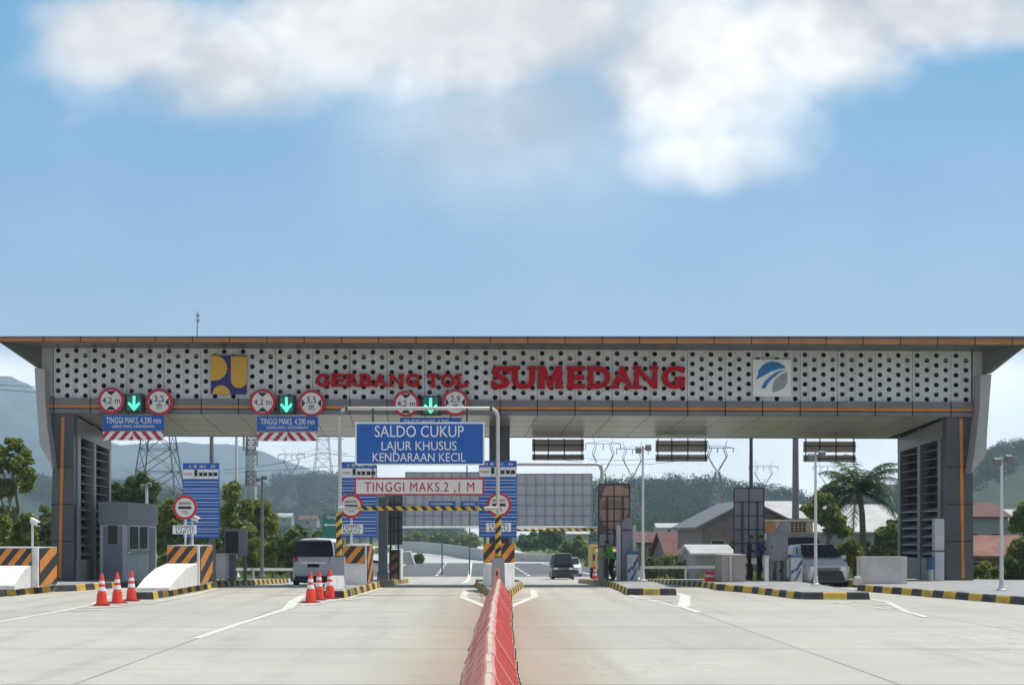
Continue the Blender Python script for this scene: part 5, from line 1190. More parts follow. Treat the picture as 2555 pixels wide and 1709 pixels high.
# low walls
for label, u0, u1, v0, y_, d_, pil in (('beige low wall block with pale pillar left of the standing people', 1801, 1860, 1385, 42.6, 1.2, True), ('pale grey low wall block right of the white hatchback', 2149, 2263, 1391, 40.8, .5, False)):
    o = thing('wall_block', label, 'low wall', (X((u0+u1)/2,y_), y_, .2), 0, 'low wall blocks')
    b = MB(); b.box((X(u0,y_), y_, .19), (X(u1,y_), y_+d_, Z(v0,y_))); build('wall', b, M_concL if not pil else mat('beige_wall', (.36,.32,.29), .8, var=.06), o)
    b = MB(); b.box((X(u0,y_)-.02, y_-.02, Z(v0,y_)), (X(u1,y_)+.02, y_+d_+.02, Z(v0,y_)+.03)); build('coping', b, M_concL, o)
    if pil:
        b = MB(); b.box((X(1820,y_), y_-.06, .19), (X(1825,y_), y_+.1, Z(v0,y_)-.01)); build('pillar', b, M_concL, o)
y_ = 40.2; p = W(2139, 1450, y_); b = MB(); b.loft([[(p.x+sx*r_*(1+.06*math.sin(i*2+sx)), y_+sy*r_*.8, .2+z) for sx, sy in ((-.8,-1),(.8,-1),(1,-.7),(1,.7),(.8,1),(-.8,1),(-1,.7),(-1,-.7))] for i, (r_, z) in enumerate(((.10,-.01),(.115,.05),(.11,.18),(.09,.24),(.05,.26)))])
tag(build('sack', b, mat('sack_white', (.50,.48,.44), .8, dirt=((.3,.27,.22), 4, .6)), None, (p.x, y_, .2)), 'small whitish sack standing beside the pale grey wall block', 'sack')
# pale pillar and box standing before the right tower
y_ = 45.2; o = thing('service_post', 'pale grey service post in front of the right tower louvres', 'post', (X(2343,y_), y_, .1)); b = MB(); b.box((X(2333,y_), y_, gz(y_)+.19), (X(2356,y_), y_+.3, Z(1294,y_))); build('post', b, M_greyL, o)
b = MB(); b.box((X(2331,y_), y_-.02, Z(1376,y_)), (X(2358,y_), y_+.32, Z(1373,y_))); build('band', b, M_ink, o)
y_ = 44.9; o = thing('service_post', 'slim post with blue wrap before the right tower', 'post', (X(2322,y_), y_, .1)); b = MB(); b.tube([(X(2322,y_), y_, gz(y_)+.19), (X(2322,y_), y_, Z(1392,y_))], .09, 12); build('post', b, M_greyL, o)
b = MB(); b.tube([(X(2322,y_), y_, Z(1420,y_)), (X(2322,y_), y_, Z(1390,y_))], .14, 12); build('wrap', b, MATS['machine_blue'], o)

# ================================================================ lamp posts and poles
def lamp_post(label, u, vb, vt, y_, r=.042, lamps=True, m_=M_pole, arm=0.0, flange=True):
    zb3 = Z(vb, y_); zt_ = Z(vt, y_); x = X(u, y_)
    o = thing('lamp_post', label, 'lamp post', (x, y_, zb3), 0, 'lamp posts around the plaza')
    b = MB(); b.tube([(x, y_, zb3), (x, y_, zt_)], [r*1.25, r*.8], 10); build('pole', b, m_, o, smooth=True)
    if flange:
        b = MB(); b.lathe([(r*3.2,0),(r*3.2,.03),(r*1.9,.06),(r*1.5,.28)], (x,y_,zb3), 14); build('base', b, m_, o)
    if lamps:
        for s, dz in ((-1,-.06),(1,.02)):
            b = MB(); b.bar((x, y_, zt_-.1+dz), (x+s*.12, y_-.05, zt_-.1+dz), .02); b.hexa([(x+s*.16-.09,y_-.16,zt_-.2+dz),(x+s*.16+.09,y_-.16,zt_-.2+dz),(x+s*.16+.09,y_-.02,zt_-.12+dz),(x+s*.16-.09,y_-.02,zt_-.12+dz),(x+s*.16-.09,y_-.2,zt_-.04+dz),(x+s*.16+.09,y_-.2,zt_-.04+dz),(x+s*.16+.09,y_-.06,zt_+.02+dz),(x+s*.16-.09,y_-.06,zt_+.02+dz)]); build('floodlight', b, M_poled, o)
    return o
lamp_post('pale lamp post with floodlights on the face poster island', 1604, 1449, 1112, 42.6)
lamp_post('pale lamp post in front of the white hatchback', 2035, 1459, 1128, 39.4)
lamp_post('pale lamp post at the right edge beyond the right tower', 2499, 1473, 1138, 36.0)
lamp_post('dark thin lamp post in the shrubs right of the lane screen', 654, 1438, 1188, 62.0, .07, True, M_poled)
lamp_post('small pale lamp post behind the toll booth', 366, 1330, 1206, 60.0, .07, True, M_pole)
def high_pole(label, u, vb, vt, y_, r, m_=M_poled):
    x = X(u,y_); o = thing('high_mast', label, 'pole', (x, y_, Z(vb,y_)), 0, 'tall poles behind the gate'); b = MB(); b.tube([(x,y_,Z(vb,y_)),(x,y_,Z(vt,y_))], [r*1.2, r*.8], 10); build('pole', b, m_, o, smooth=True)
    b = MB(); b.lathe([(r*2.4,0),(r*2.4,.05),(r*1.4,.3)], (x,y_,Z(vb,y_)), 12); build('base', b, m_, o)
high_pole('tall dark pole rising behind the left tariff board', 528, 1440, 1020, 75, .13)
high_pole('tall pale pole rising behind the lane screen', 590, 1440, 1020, 75, .09, M_pole)
high_pole('thin dark pole rising behind the grey framed panel by the people', 1874, 1440, 1020, 75, .11, M_rod)
high_pole('thick grey pole rising behind the cream truck', 1985, 1440, 1020, 75, .19, M_poled)

# ================================================================ second portal for the exit lanes, boards beyond
yr = 62.0; o = thing('height_gantry', 'thin pale pipe portal beyond the canopy right of the middle column', 'gantry', (X(1390,yr), yr, gz(yr)))
b = MB(); xl, xr, zt = X(1262,yr), X(1502,yr), Z(1158,yr); b.tube([(xl,yr,gz(yr)),(xl,yr,zt-.2),(xl+.2,yr,zt),(xr-.25,yr,zt),(xr-.06,yr,zt-.06),(xr,yr,zt-.3),(xr,yr,gz(yr))], .085, 10); build('pipe_frame', b, M_metal, o, smooth=True)
b = MB(); spiral_tube(b, (xl,yr-.1,Z(1322,yr)), (xr,yr-.1,Z(1322,yr)), .06, .35, 10, .9); build('height_bar', b, [M_pyel, M_hblk], o)
b = MB(); b.tube([(X(985,yr),yr-.05,Z(1315,yr)),(X(1500,yr),yr-.05,Z(1315,yr))], .045, 8); build('rail', b, M_white, o)
yb3 = 128.0
M_bill = mat('billboard_back', (.56,.55,.54), .7, var=.1, scale=.3, dirt=((.42,.42,.42), .25, .6))
for u0, u1, v0, v1, nm, cols, rows in ((1290,1477,1182,1312,'right of the middle column',8,5), (1012,1196,1178,1312,'under the white height sign',8,5)):
    o = thing('billboard', 'large grey billboard back with grid frame far behind, ' + nm, 'billboard', (X((u0+u1)/2,yb3), yb3, gz(yb3)), 0, 'billboards beyond the gate')
    A, B = W(u0, v1, yb3), W(u1, v0, yb3); b = MB(); b.box((A.x, yb3, A.z), (B.x, yb3+.2, B.z)); build('board', b, M_bill, o)
    b = MB()
    for k in range(cols+1): x = A.x+(B.x-A.x)*k/cols; b.box((x-.04, yb3-.10, A.z), (x+.04, yb3-.004, B.z))
    for k in range(rows+1): z = A.z+(B.z-A.z)*k/rows; b.box((A.x, yb3-.09, z-.03), (B.x, yb3-.003, z+.03))
    build('frame', b, mat('billboard_frame', (.34,.34,.35), .6), o)
    x = X(1226 if u0 < 1100 else 1262, yb3); b = MB(); b.box((x-.2, yb3+.25, gz(yb3)-.3), (x+.2, yb3+.65, B.z)); build('leg', b, M_poled, o)
    for z in (A.z+.6, B.z-.9):
        b = MB(); b.box((min(x, A.x+.3), yb3+.22, z), (max(x, B.x-.3), yb3+.24, z+.25)); build('arm', b, M_poled, o)
for u0, u1 in ((1069,1137), (1150,1193)):
    y_ = 120; o = thing('direction_sign', 'small blue direction sign seen above the striped bar, %s' % ('left one' if u0 < 1100 else 'right one'), 'road sign', (X(u0,y_), y_, gz(y_))); A, B = W(u0,1264,y_), W(u1,1250,y_)
    b = MB(); b.box((A.x,y_,A.z),(B.x,y_+.06,B.z)); build('plate', b, M_blue, o)
    b = MB(); b.box((A.x+.25,y_-.01,(A.z+B.z)/2-.06),(B.x-.3,y_-.001,(A.z+B.z)/2+.08)); build('text_line', b, M_greyL, o)
    b = MB(); b.box(((A.x+B.x)/2-.06,y_+.07,gz(y_)-.3),((A.x+B.x)/2+.06,y_+.2,B.z)); build('post', b, M_poled, o)
y_ = 95.0; o = thing('direction_sign', 'green road sign reading Ujung left of the striped gantry leg', 'road sign', (X(826,y_), y_, gz(y_))); A, B = W(804,1340,y_), W(856,1282,y_)
b = MB(); b.box((A.x,y_,A.z),(B.x,y_+.08,B.z)); build('plate', b, M_green, o)
t = MB(); text_px(t, 'Ujung', 815, 1285, 838, 1293, y_-.01, .01); build('lettering', t, M_signw, o)
t = MB(); t.prism([W(u,v,y_-.012) for u,v in ((807,1309),(815,1305),(815,1307.5),(845,1307.5),(845,1310.5),(815,1310.5),(815,1313))], (0,.011,0)); build('arrow', t, M_signw, o)
for x in (A.x+.3, B.x-.3):
    b = MB(); b.box((x-.08,y_+.1,gz(y_)-.3),(x+.08,y_+.25,B.z)); build('post', b, M_poled, o)
# ================================================================ hills
def hill(name, pts, dist, front, m_, rough=0.0, seed=1, fine=60, back=1.4):
    """a ridge whose skyline passes the given photo points at the given distance, sloping down towards the viewer"""
    r = np.random.default_rng(seed); us = np.array([p[0] for p in pts], float); vv = np.array([p[1] for p in pts], float)
    U = np.linspace(us[0], us[-1], fine); V_ = np.interp(U, us, vv)
    S = [0, .12, .25, .4, .55, .7, .82, .92, 1.0, 1.12, back]; mb = MB()
    ph = r.uniform(0, 6.28, 8)
    for s in S:
        for i, u in enumerate(U):
            d_ = front + (dist-front)*s
            zr = H + (HV - V_[i])/F*dist
            q = s if s <= 1 else max(0, 1-(s-1)*1.6)
            z = -3 + (zr+3) * (q**1.15) * (1 + (.10*math.sin(u*.02+ph[0]+s*5) + .06*math.sin(u*.055+ph[1]-s*9)) * (1-q) * 1.4)
            z += rough * r.uniform(-1, 1) * (1 if s != 1 else .5)
            mb.v.append(((u-HU)/F*dist*(.35+.65*min(s,1)) + (u-HU)/F*dist*.0, d_, z))
    n = len(U)
    for j in range(len(S)-1):
        for i in range(n-1): mb.f.append((j*n+i, j*n+i+1, (j+1)*n+i+1, (j+1)*n+i)); mb.m.append(0)
    return tag(build(name, mb, m_, smooth=True), kind='structure')
M_mtn = mat('mountain_forest', (.045,.065,.05), .95, var=.45, scale=.006, dirt=((.09,.10,.06), .004, .5))
M_hill = mat('hill_forest', (.022,.043,.02), .95, var=.3, scale=.03, dirt=((.035,.055,.024), .02, .5))
hill('far_mountains', [(-700,1120),(-420,1010),(-200,960),(-60,945),(18,938),(50,948),(87,972),(150,1035),(230,1100),(300,1108),(420,1104),(500,1106),(606,1112),(651,1126),(713,1148),(760,1164),(840,1196),(930,1225),(1050,1245),(1150,1262)], 3300, 2200, M_mtn, 6, 3, 90)
hill('left_hill', [(-900,1180),(-500,1170),(-200,1185),(0,1192),(125,1205),(300,1218),(450,1235),(560,1240),(640,1226),(690,1205),(730,1196),(800,1196),(850,1200),(900,1215),(960,1240),(1040,1262),(1130,1280)], 1150, 650, M_hill, 3, 4, 90)
hill('right_hill', [(1430,1262),(1480,1222),(1530,1212),(1590,1213),(1650,1208),(1690,1204),(1740,1212),(1780,1212),(1823,1218),(1880,1228),(1950,1232),(1995,1250),(2060,1262),(2150,1260),(2240,1235),(2330,1190),(2420,1155),(2460,1142),(2502,1124),(2560,1116),(2700,1100),(2900,1130),(3100,1200)], 780, 420, M_hill, 2, 5, 120)
# the woods on the near hills, one mass of foliage each
L_far = leafmat('far_foliage', (.018,.045,.02), (.075,.105,.04), .25, 0.0)
def leaf_arrays(centres, radii, per, size, r, flat=.8):
    N = len(centres)*per
    C_ = np.repeat(np.array(centres), per, 0); RD = np.repeat(np.array(radii), per, 0)
    d_ = r.normal(size=(N,3)); d_ /= np.linalg.norm(d_, axis=1, keepdims=True)
    rad = r.uniform(.35, 1, (N,1))**.5
    P = C_ + d_*rad*RD
    nn = d_*.6 + r.normal(size=(N,3))*.6 + np.array([0,0,.35]); nn /= np.linalg.norm(nn, axis=1, keepdims=True)
    t = np.cross(nn, r.normal(size=(N,3))); t /= np.linalg.norm(t, axis=1, keepdims=True); b_ = np.cross(nn, t)
    s = size * r.uniform(.55, 1.25, (N,1)); a = s; bb = s*flat
    q = np.stack([P - t*a, P - b_*bb*.6 + t*a*.1, P + t*a, P + b_*bb*.6 + t*a*.1], 1)
    return q.reshape(-1, 3)
def mesh_quads(name, Vq, m_, parent=None, org=(0,0,0)):
    n = len(Vq)//4; me = bpy.data.meshes.new(name); me.vertices.add(len(Vq)); me.vertices.foreach_set('co', (Vq - np.array(org)).astype(np.float32).ravel())
    me.loops.add(len(Vq)); me.loops.foreach_set('vertex_index', np.arange(len(Vq), dtype=np.int32)); me.polygons.add(n)
    me.polygons.foreach_set('loop_start', np.arange(0, len(Vq), 4, dtype=np.int32)); me.update(calc_edges=True); me.validate()
    me.materials.append(m_); o = bpy.data.objects.new(name, me); COL.objects.link(o)
    if parent is not None: o.parent = parent
    else: o.location = org
    return o
def wood(name, hill_pts, dist, front, n, size, leaf, seed, label=None):
    r = np.random.default_rng(seed); us = np.array([p[0] for p in hill_pts], float); vv = np.array([p[1] for p in hill_pts], float)
    cs, rs = [], []
    for k in range(n):
        u = r.uniform(us[0], us[-1]); s = 1 - r.uniform(0, 1)**1.6 * .95
        zr = H + (HV - np.interp(u, us, vv))/F*dist; q = s
        x = (u-HU)/F*dist*(.35+.65*s); y = front + (dist-front)*s; z = -3 + (zr+3)*q**1.15
        sz = size * r.uniform(.6, 1.3) * (1.5 if r.uniform() < .06 else 1); cs.append((x, y, z + sz*.35)); rs.append((sz*.8, sz*.8, sz*.75))
    return tag(mesh_quads(name, leaf_arrays(cs, rs, 110, leaf*.36, r), L_far), kind='stuff')
wood('woodland', [(1430,1262),(1480,1222),(1530,1212),(1590,1213),(1650,1208),(1690,1204),(1740,1212),(1780,1212),(1823,1218),(1880,1228),(1950,1232),(1995,1250),(2060,1262),(2150,1260),(2240,1235),(2330,1190),(2420,1155),(2460,1142),(2502,1124),(2560,1116),(2640,1105)], 780, 420, 1500, 5.5, 1.9, 11)
wood('woodland', [(-60,1186),(0,1192),(125,1205),(300,1218),(450,1235),(560,1240),(640,1226),(690,1205),(730,1196),(800,1196),(850,1200),(900,1215),(960,1240),(1040,1262),(1130,1280)], 1150, 650, 1300, 7.5, 2.6, 12)

# ================================================================ trees, shrubs, palm
L_a = leafmat('leaf_mid', (.095,.14,.026), (.32,.375,.085)); L_b = leafmat('leaf_dark', (.05,.092,.022), (.19,.265,.07)); L_c = leafmat('leaf_yellowish', (.10,.135,.024), (.33,.36,.08)); L_d = leafmat('leaf_palm', (.02,.042,.016), (.11,.16,.05)); L_r = leafmat('leaf_croton', (.16,.05,.015), (.36,.20,.03))
def tree(label, u, vb, boxes, y, leafm, per=60, leaf=.3, clumps=26, trunk=.12, lean=0.0, name='tree', cat='tree', group=None, seed=0, airy=.30):
    """boxes: crown lobes as (u0, u1, v0, v1) in photo pixels; the foot at (u, vb)"""
    r = np.random.default_rng(abs(seed*31+int(u))); base = W(u, vb, y); o = thing(name, label, cat, base, 0, group)
    cs, rs, tips = [], [], []
    for u0, u1, v0, v1 in boxes:
        A = W(u0, v1, y); B = W(u1, v0, y); c = np.array([(A.x+B.x)/2, y, (A.z+B.z)/2]); hx, hz = (B.x-A.x)/2, (B.z-A.z)/2
        for k in range(clumps):
            d_ = r.normal(size=3); d_ /= np.linalg.norm(d_); q = r.uniform(.2, 1)**.6
            cs.append(c + d_*np.array([hx, hx*.9, hz])*q*.86); m_ = airy*min(hx, hz)*r.uniform(.7, 1.25); rs.append((m_*1.15, m_*1.15, m_*.85))
            if k % 4 == 0: tips.append(cs[-1])
    mesh_quads('crown', leaf_arrays(cs, rs, int(per*1.7), leaf*.68, r), leafm, o, base)
    if trunk:
        b = MB(); top = np.mean(cs, 0); tp = Vector(top) ; p0 = Vector(base)
        mid = p0.lerp(tp, .55) + Vector((lean, 0, 0)); b.tube([p0 - Vector((0,0,.2)), p0.lerp(mid, .5) + Vector((lean*.3,0,0)), mid, tp], [trunk*1.25, trunk, trunk*.75, trunk*.3], 8)
        for t_ in tips[:12]:
            q = p0.lerp(tp, r.uniform(.45, .8)); m2 = q.lerp(Vector(t_), .5) + Vector((0,0,-.05)); b.tube([q, m2, Vector(t_)], [trunk*.42, trunk*.28, trunk*.1], 5)
        build('trunk', b, M_bark, o)
    return o
def shrub(label, u0, u1, v0, v1, y, leafm, group, seed=0, per=70, leaf=.22, clumps=26, name='shrub'):
    w3 = (u1-u0); bx = [(u0, u0+w3*.55, v0+(v1-v0)*.22, v1), (u0+w3*.3, u1-w3*.1, v0, v1), (u0+w3*.55, u1, v0+(v1-v0)*.3, v1)]
    return tree(label, (u0+u1)/2, v1, bx, y, leafm, per, leaf, clumps, .05, 0, name, 'shrub', group, seed, .42)
tree('loose leafy tree with slanting trunk at the left edge of the picture', 2, 1400, [(-60,45,1105,1200),(20,95,1118,1190),(35,100,1160,1230),(-30,40,1180,1245),(10,60,1085,1130)], 60, L_a, 30, .23, 17, .10, .5, seed=1, airy=.30)
tree('dense dark tree standing behind the toll booth', 330, 1420, [(278,350,1180,1290),(320,400,1172,1270),(290,390,1230,1340),(350,430,1240,1340)], 84, L_b, 70, .36, 30, .16, seed=2)
tree('bushy mid green tree between toll booth and left tariff board', 420, 1430, [(395,470,1238,1330),(380,450,1290,1400),(430,480,1300,1400)], 78, L_a, 70, .3, 28, .1, seed=3)
tree('sparse tree right of the left tariff board', 585, 1430, [(552,610,1198,1262),(545,600,1250,1330),(590,630,1235,1300),(565,640,1290,1370)], 74, L_a, 42, .27, 20, .1, .3, seed=4, airy=.33)
tree('yellowish green tree before the dark left hill', 650, 1430, [(610,690,1242,1320),(640,700,1270,1350),(600,660,1300,1380)], 80, L_c, 60, .28, 24, .1, seed=5)
sh = [('bushy green shrub at the left edge behind the crash block',-50,42,1278,1390,58,L_a),('tall shrub between the camera post and the left tower',30,92,1270,1400,56,L_c),('dark shrub touching the left tower base',78,150,1288,1400,60,L_b),
      ('shrub behind the payment cabinet, left of the dark lamp post',600,660,1330,1440,72,L_a),('big rounded shrub right of the dark lamp post',640,720,1322,1440,70,L_a),('dark leafy shrub just left of the white van',690,765,1312,1440,66,L_b),
      ('shrub behind the green road sign',740,830,1320,1440,105,L_b),('low shrub in front of the left tariff board pole',520,590,1350,1440,74,L_c),('shrub in the gap right of the toll booth',390,440,1370,1445,66,L_c),
      ('dark shrub left of the sparse tree',490,560,1330,1440,82,L_b),('shrub under the dense dark tree',280,345,1310,1430,80,L_a)]
for k, (l, u0, u1, v0, v1, y, m_) in enumerate(sh): shrub(l, u0, u1, v0, v1, y, m_, 'shrubs left of the lanes', k)
sh = [('dark round tree-like bush beyond the billboards, right of the middle column',1345,1402,1296,1376,210,L_b),('grey green bush beyond the road right of the tariff board',1290,1350,1325,1374,220,L_b),('bush between dark round bush and the yellow truck',1395,1470,1330,1392,180,L_a),
      ('bush above the far concrete wall, left one',1000,1075,1326,1356,300,L_a),('bush above the far concrete wall, middle one',1060,1140,1322,1362,310,L_b),('bush above the far concrete wall, right one',1120,1200,1326,1368,290,L_a),
      ('small green bush beside the far white block',1030,1055,1382,1402,190,L_c)]
for k, (l, u0, u1, v0, v1, y, m_) in enumerate(sh): shrub(l, u0, u1, v0, v1, y, m_, 'bushes beyond the road', 20+k, 50, .55 if y > 150 else .3, 22)
sh = [('green shrub right of the face poster lamp post',1625,1690,1372,1440,95,L_c),('shrub under the red roofs behind the red barriers',1680,1745,1388,1448,88,L_a),('low shrub left of the lean-to shed',1600,1640,1388,1446,92,L_b),
      ('dark shrub behind the tall grey framed panel',1810,1850,1340,1400,90,L_b),('dark shrub below the coconut palm',2110,2180,1335,1420,85,L_b),('dense bush between palm and right tower',2175,2262,1290,1400,80,L_a),('tall dark bush touching the right tower',2215,2275,1262,1350,95,L_b),
      ('yellow green leafy plant behind the pale grey wall block',2090,2150,1338,1410,56,L_c),('big bush at the right edge behind the lamp post',2510,2600,1345,1475,50,L_b),('light bush at the right edge above the big one',2518,2580,1335,1400,54,L_c),
      ('grassy shrub between right tower and lamp post',2425,2475,1395,1466,58,L_c),('small shrub against the brick wall',2462,2512,1410,1466,57,L_a)]
for k, (l, u0, u1, v0, v1, y, m_) in enumerate(sh): shrub(l, u0, u1, v0, v1, y, m_, 'shrubs right of the lanes', 40+k, 60, .24, 24)
shrub('small croton with red and yellow leaves right of the white hatchback', 2128, 2152, 1378, 1452, 44.6, L_r, None, 60, 60, .07, 20, 'plant')
tree('slender tree with loose leaves between the pale lamp post and the palm', 2075, 1420, [(2000,2062,1250,1300),(2040,2110,1258,1320),(2060,2125,1290,1345),(2020,2075,1225,1265)], 78, L_a, 40, .3, 18, .09, seed=6, airy=.33)
tree('round dark tree left of the coconut palm crown', 2062, 1400, [(2040,2100,1212,1262),(2055,2092,1205,1235)], 110, L_c, 60, .35, 26, .12, seed=7)
tree('leafy tree at the right edge of the picture below the hill', 2560, 1420, [(2528,2600,1238,1320),(2520,2560,1280,1335)], 70, L_a, 60, .26, 26, .12, seed=8)
for k, (l, u0, u1, v0, m_) in enumerate((('broad tree in the far row left of the left tariff board',225,330,1205,L_b),('broad tree in the far row hidden partly by the tariff board',440,545,1262,L_a),('broad tree in the far row behind the lane screen',530,625,1285,L_b),('broad low tree in the far row behind the dark lamp post',610,705,1292,L_a),('broad low tree in the far row between lamp post and green road sign',690,775,1300,L_b),('broad low tree in the far row behind the green road sign',760,860,1304,L_a),('tree in the far row at the left edge behind the camera post',-40,60,1240,L_b),('tree in the far row just left of the left tower',50,150,1250,L_a))):
    w_ = u1-u0; tree(l, (u0+u1)/2, 1425, [(u0,u0+w_*.6,v0+22,1400),(u0+w_*.25,u1-w_*.1,v0,1390),(u0+w_*.5,u1,v0+28,1405)], 118, m_, 60, .45, 24, .12, 0, group='far row of trees left of the lanes', seed=70+k)
# coconut palm
y_ = 84.0; base = W(2152, 1420, y_); o = thing('palm_tree', 'coconut palm with drooping crown right of the white hatchback', 'palm tree', base)
top = W(2143, 1222, y_); b = MB(); b.tube([base - Vector((0,0,.3)), base.lerp(top,.35)+Vector((.12,0,0)), base.lerp(top,.7)+Vector((.15,0,0)), top], [.26,.20,.17,.15], 10)
for k in range(26):
    c = base.lerp(top, k/26) + Vector((.12*math.sin(k/26*3.1),0,0)); b.lathe([(.21-.06*k/26,0),(.24-.06*k/26,.05),(.20-.06*k/26,.1)], c, 10)
build('trunk', b, M_bark, o)
Vq = []
r = np.random.default_rng(99)
for k in range(36):
    az = k*2.399 + r.uniform(-.2,.2); el = math.radians(r.choice([75,58,40,22,5,-18], p=[.14,.2,.22,.2,.14,.10])+r.uniform(-8,8)); L = r.uniform(2.9,3.7); droop = r.uniform(.9,1.5)
    p = np.array(top); dirh = np.array([math.cos(az), math.sin(az), 0]); pts = []; e = el
    for j in range(15): pts.append(p.copy()); p = p + (dirh*math.cos(e) + np.array([0,0,math.sin(e)]))*L/14; e -= droop/14*(.5+j/10)
    side = np.array([-dirh[1], dirh[0], 0])
    for j in range(1, 15):
        tang = pts[j]-pts[j-1]; tang /= np.linalg.norm(tang); up = np.cross(side, tang)
        wd = .03; Vq += [pts[j-1]-side*wd, pts[j-1]+side*wd, pts[j]+side*wd*.8, pts[j]-side*wd*.8]
        for sg in (-1, 1):
            for q in (0, .33, .66):
                c = pts[j-1] + (pts[j]-pts[j-1])*q; ll = .85*math.sin(math.pi*min(1,(j+q)/15*.9+.1))+.12
                dv = side*sg*.72 + tang*.5 - np.array([0,0,1])*r.uniform(.15,.75); dv /= np.linalg.norm(dv)
                tip = c + dv*ll; wv = tang*.035
                Vq += [c - wv, c + wv, tip + wv*.25, tip - wv*.25]
mesh_quads('crown', np.array(Vq), L_d, o, base)
b = MB()
for k in range(7): an = k*.9; b.lathe([(.01,-.12),(.10,-.06),(.12,0),(.09,.08),(.01,.12)], tuple(top + Vector((math.cos(an)*.26, math.sin(an)*.26, -.22-.05*(k%2)))), 8)
build('coconuts', b, L_c, o, smooth=True)
# grass and scrub beside the roadway
def grass(name, spots, n, hgt, m_, seed):
    r = np.random.default_rng(seed); V_ = []
    for x0, x1, y0, y1 in spots:
        for k in range(n):
            x, y = r.uniform(x0,x1), r.uniform(y0,y1); z = gz(y)-.10-(.35 if y > 115 else 0)-(.5 if abs(x) > 30 else .2*(abs(x)>15)); h_ = hgt*r.uniform(.5,1.3); an = r.uniform(0,3.14); dx, dy = math.cos(an)*h_*.35, math.sin(an)*h_*.35; lx, ly = r.uniform(-.3,.3,2)*h_
            V_ += [(x-dx,y-dy,z),(x+dx,y+dy,z),(x+dx*.5+lx,y+dy*.5+ly,z+h_),(x-dx*.3+lx,y-dy*.3+ly,z+h_*.8)]
    return tag(mesh_quads(name, np.array(V_), m_), kind='stuff')
grass('grass', [(-60,-19.5,50,100),(-26,-15,62,110),(-40,-16,95,150),(14,45,60,110),(21.5,40,38,70),(14.5,24,61,85)], 5200, .55, L_c, 21)
grass('scrub', [(-80,-24,70,160),(20,70,80,170),(-50,-20,150,330),(16,70,170,330)], 1500, 1.6, L_a, 22)

# ================================================================ guard rails, far walls
def guardrail(label, x0, y0, x1, y1, zoff=.55):
    o = thing('guard_rail', label, 'guard rail', (x0, y0, gz(y0)-.1), 0, 'guard rails'); L = math.hypot(x1-x0, y1-y0); n = max(2, int(L/4))
    b = MB()
    for k in range(n):
        A = (x0+(x1-x0)*k/n, y0+(y1-y0)*k/n); B = (x0+(x1-x0)*(k+1)/n, y0+(y1-y0)*(k+1)/n)
        b.hexa([(A[0],A[1]-.03,gz(A[1])+zoff-.05),(B[0],B[1]-.03,gz(B[1])+zoff-.05),(B[0],B[1]+.03,gz(B[1])+zoff-.05),(A[0],A[1]+.03,gz(A[1])+zoff-.05),(A[0],A[1]-.03,gz(A[1])+zoff+.08),(B[0],B[1]-.03,gz(B[1])+zoff+.08),(B[0],B[1]+.03,gz(B[1])+zoff+.08),(A[0],A[1]+.03,gz(A[1])+zoff+.08)])
    build('rail', b, M_metal, o)
    for k in range(n+1):
        x, y = x0+(x1-x0)*k/n, y0+(y1-y0)*k/n; b = MB(); b.box((x-.05,y+.04,gz(y)-.4),(x+.05,y+.14,gz(y)+zoff+.06)); build('post', b, M_metal, o)
guardrail('pale guard rail before the shrubs left of the white van', X(440,58), 58, X(800,66), 66, .62)
guardrail('pale guard rail behind the red barrier ends', X(1600,64), 64, X(1830,60), 60, .72)
o = thing('retaining_wall', 'long grey concrete wall of the far ramp with pale coping', 'wall', (-20, 240, -2.8))
b = MB(); c_ = MB(); pts = [(985,1352,1368,300),(1050,1354,1372,275),(1110,1359,1378,250),(1160,1366,1386,232),(1208,1374,1394,215),(1290,1382,1392,210),(1400,1388,1394,205)]
for i in range(len(pts)-1):
    (ua, ta, ba, ya), (ub, tb, bb, yb_) = pts[i], pts[i+1]; A0, A1 = W(ua,ba,ya), W(ua,ta,ya); B0, B1 = W(ub,bb,yb_), W(ub,tb,yb_); d_ = Vector((0,.5,0)); dz = Vector((0,0,-.6))
    b.hexa([A0+dz,B0+dz,B0+d_+dz,A0+d_+dz,A1,B1,B1+d_,A1+d_]); e = Vector((0,-.08,0)); u_ = Vector((0,0,.22)); c_.hexa([A1+e,B1+e,B1+d_,A1+d_,A1+e+u_,B1+e+u_,B1+d_+u_,A1+d_+u_])
build('wall', b, M_conc, o); build('coping', c_, M_concL, o)
o = thing('block_wall', 'small whitish concrete block beside the far road', 'wall', W(1018, 1404, 185)); A, B = W(1003,1404,185), W(1035,1378,185); b = MB(); b.hexa([(A.x,185,A.z-.3),(B.x,185,A.z-.3),(B.x,188,A.z-.3),(A.x,188,A.z-.3),(A.x,185,B.z),(B.x-.6,185,B.z),(B.x-.6,188,B.z),(A.x,188,B.z)]); build('wall', b, M_concL, o); b = MB(); b.box((A.x-.05,184.95,B.z),(B.x-.6,188.05,B.z+.15)); build('coping', b, M_white, o)

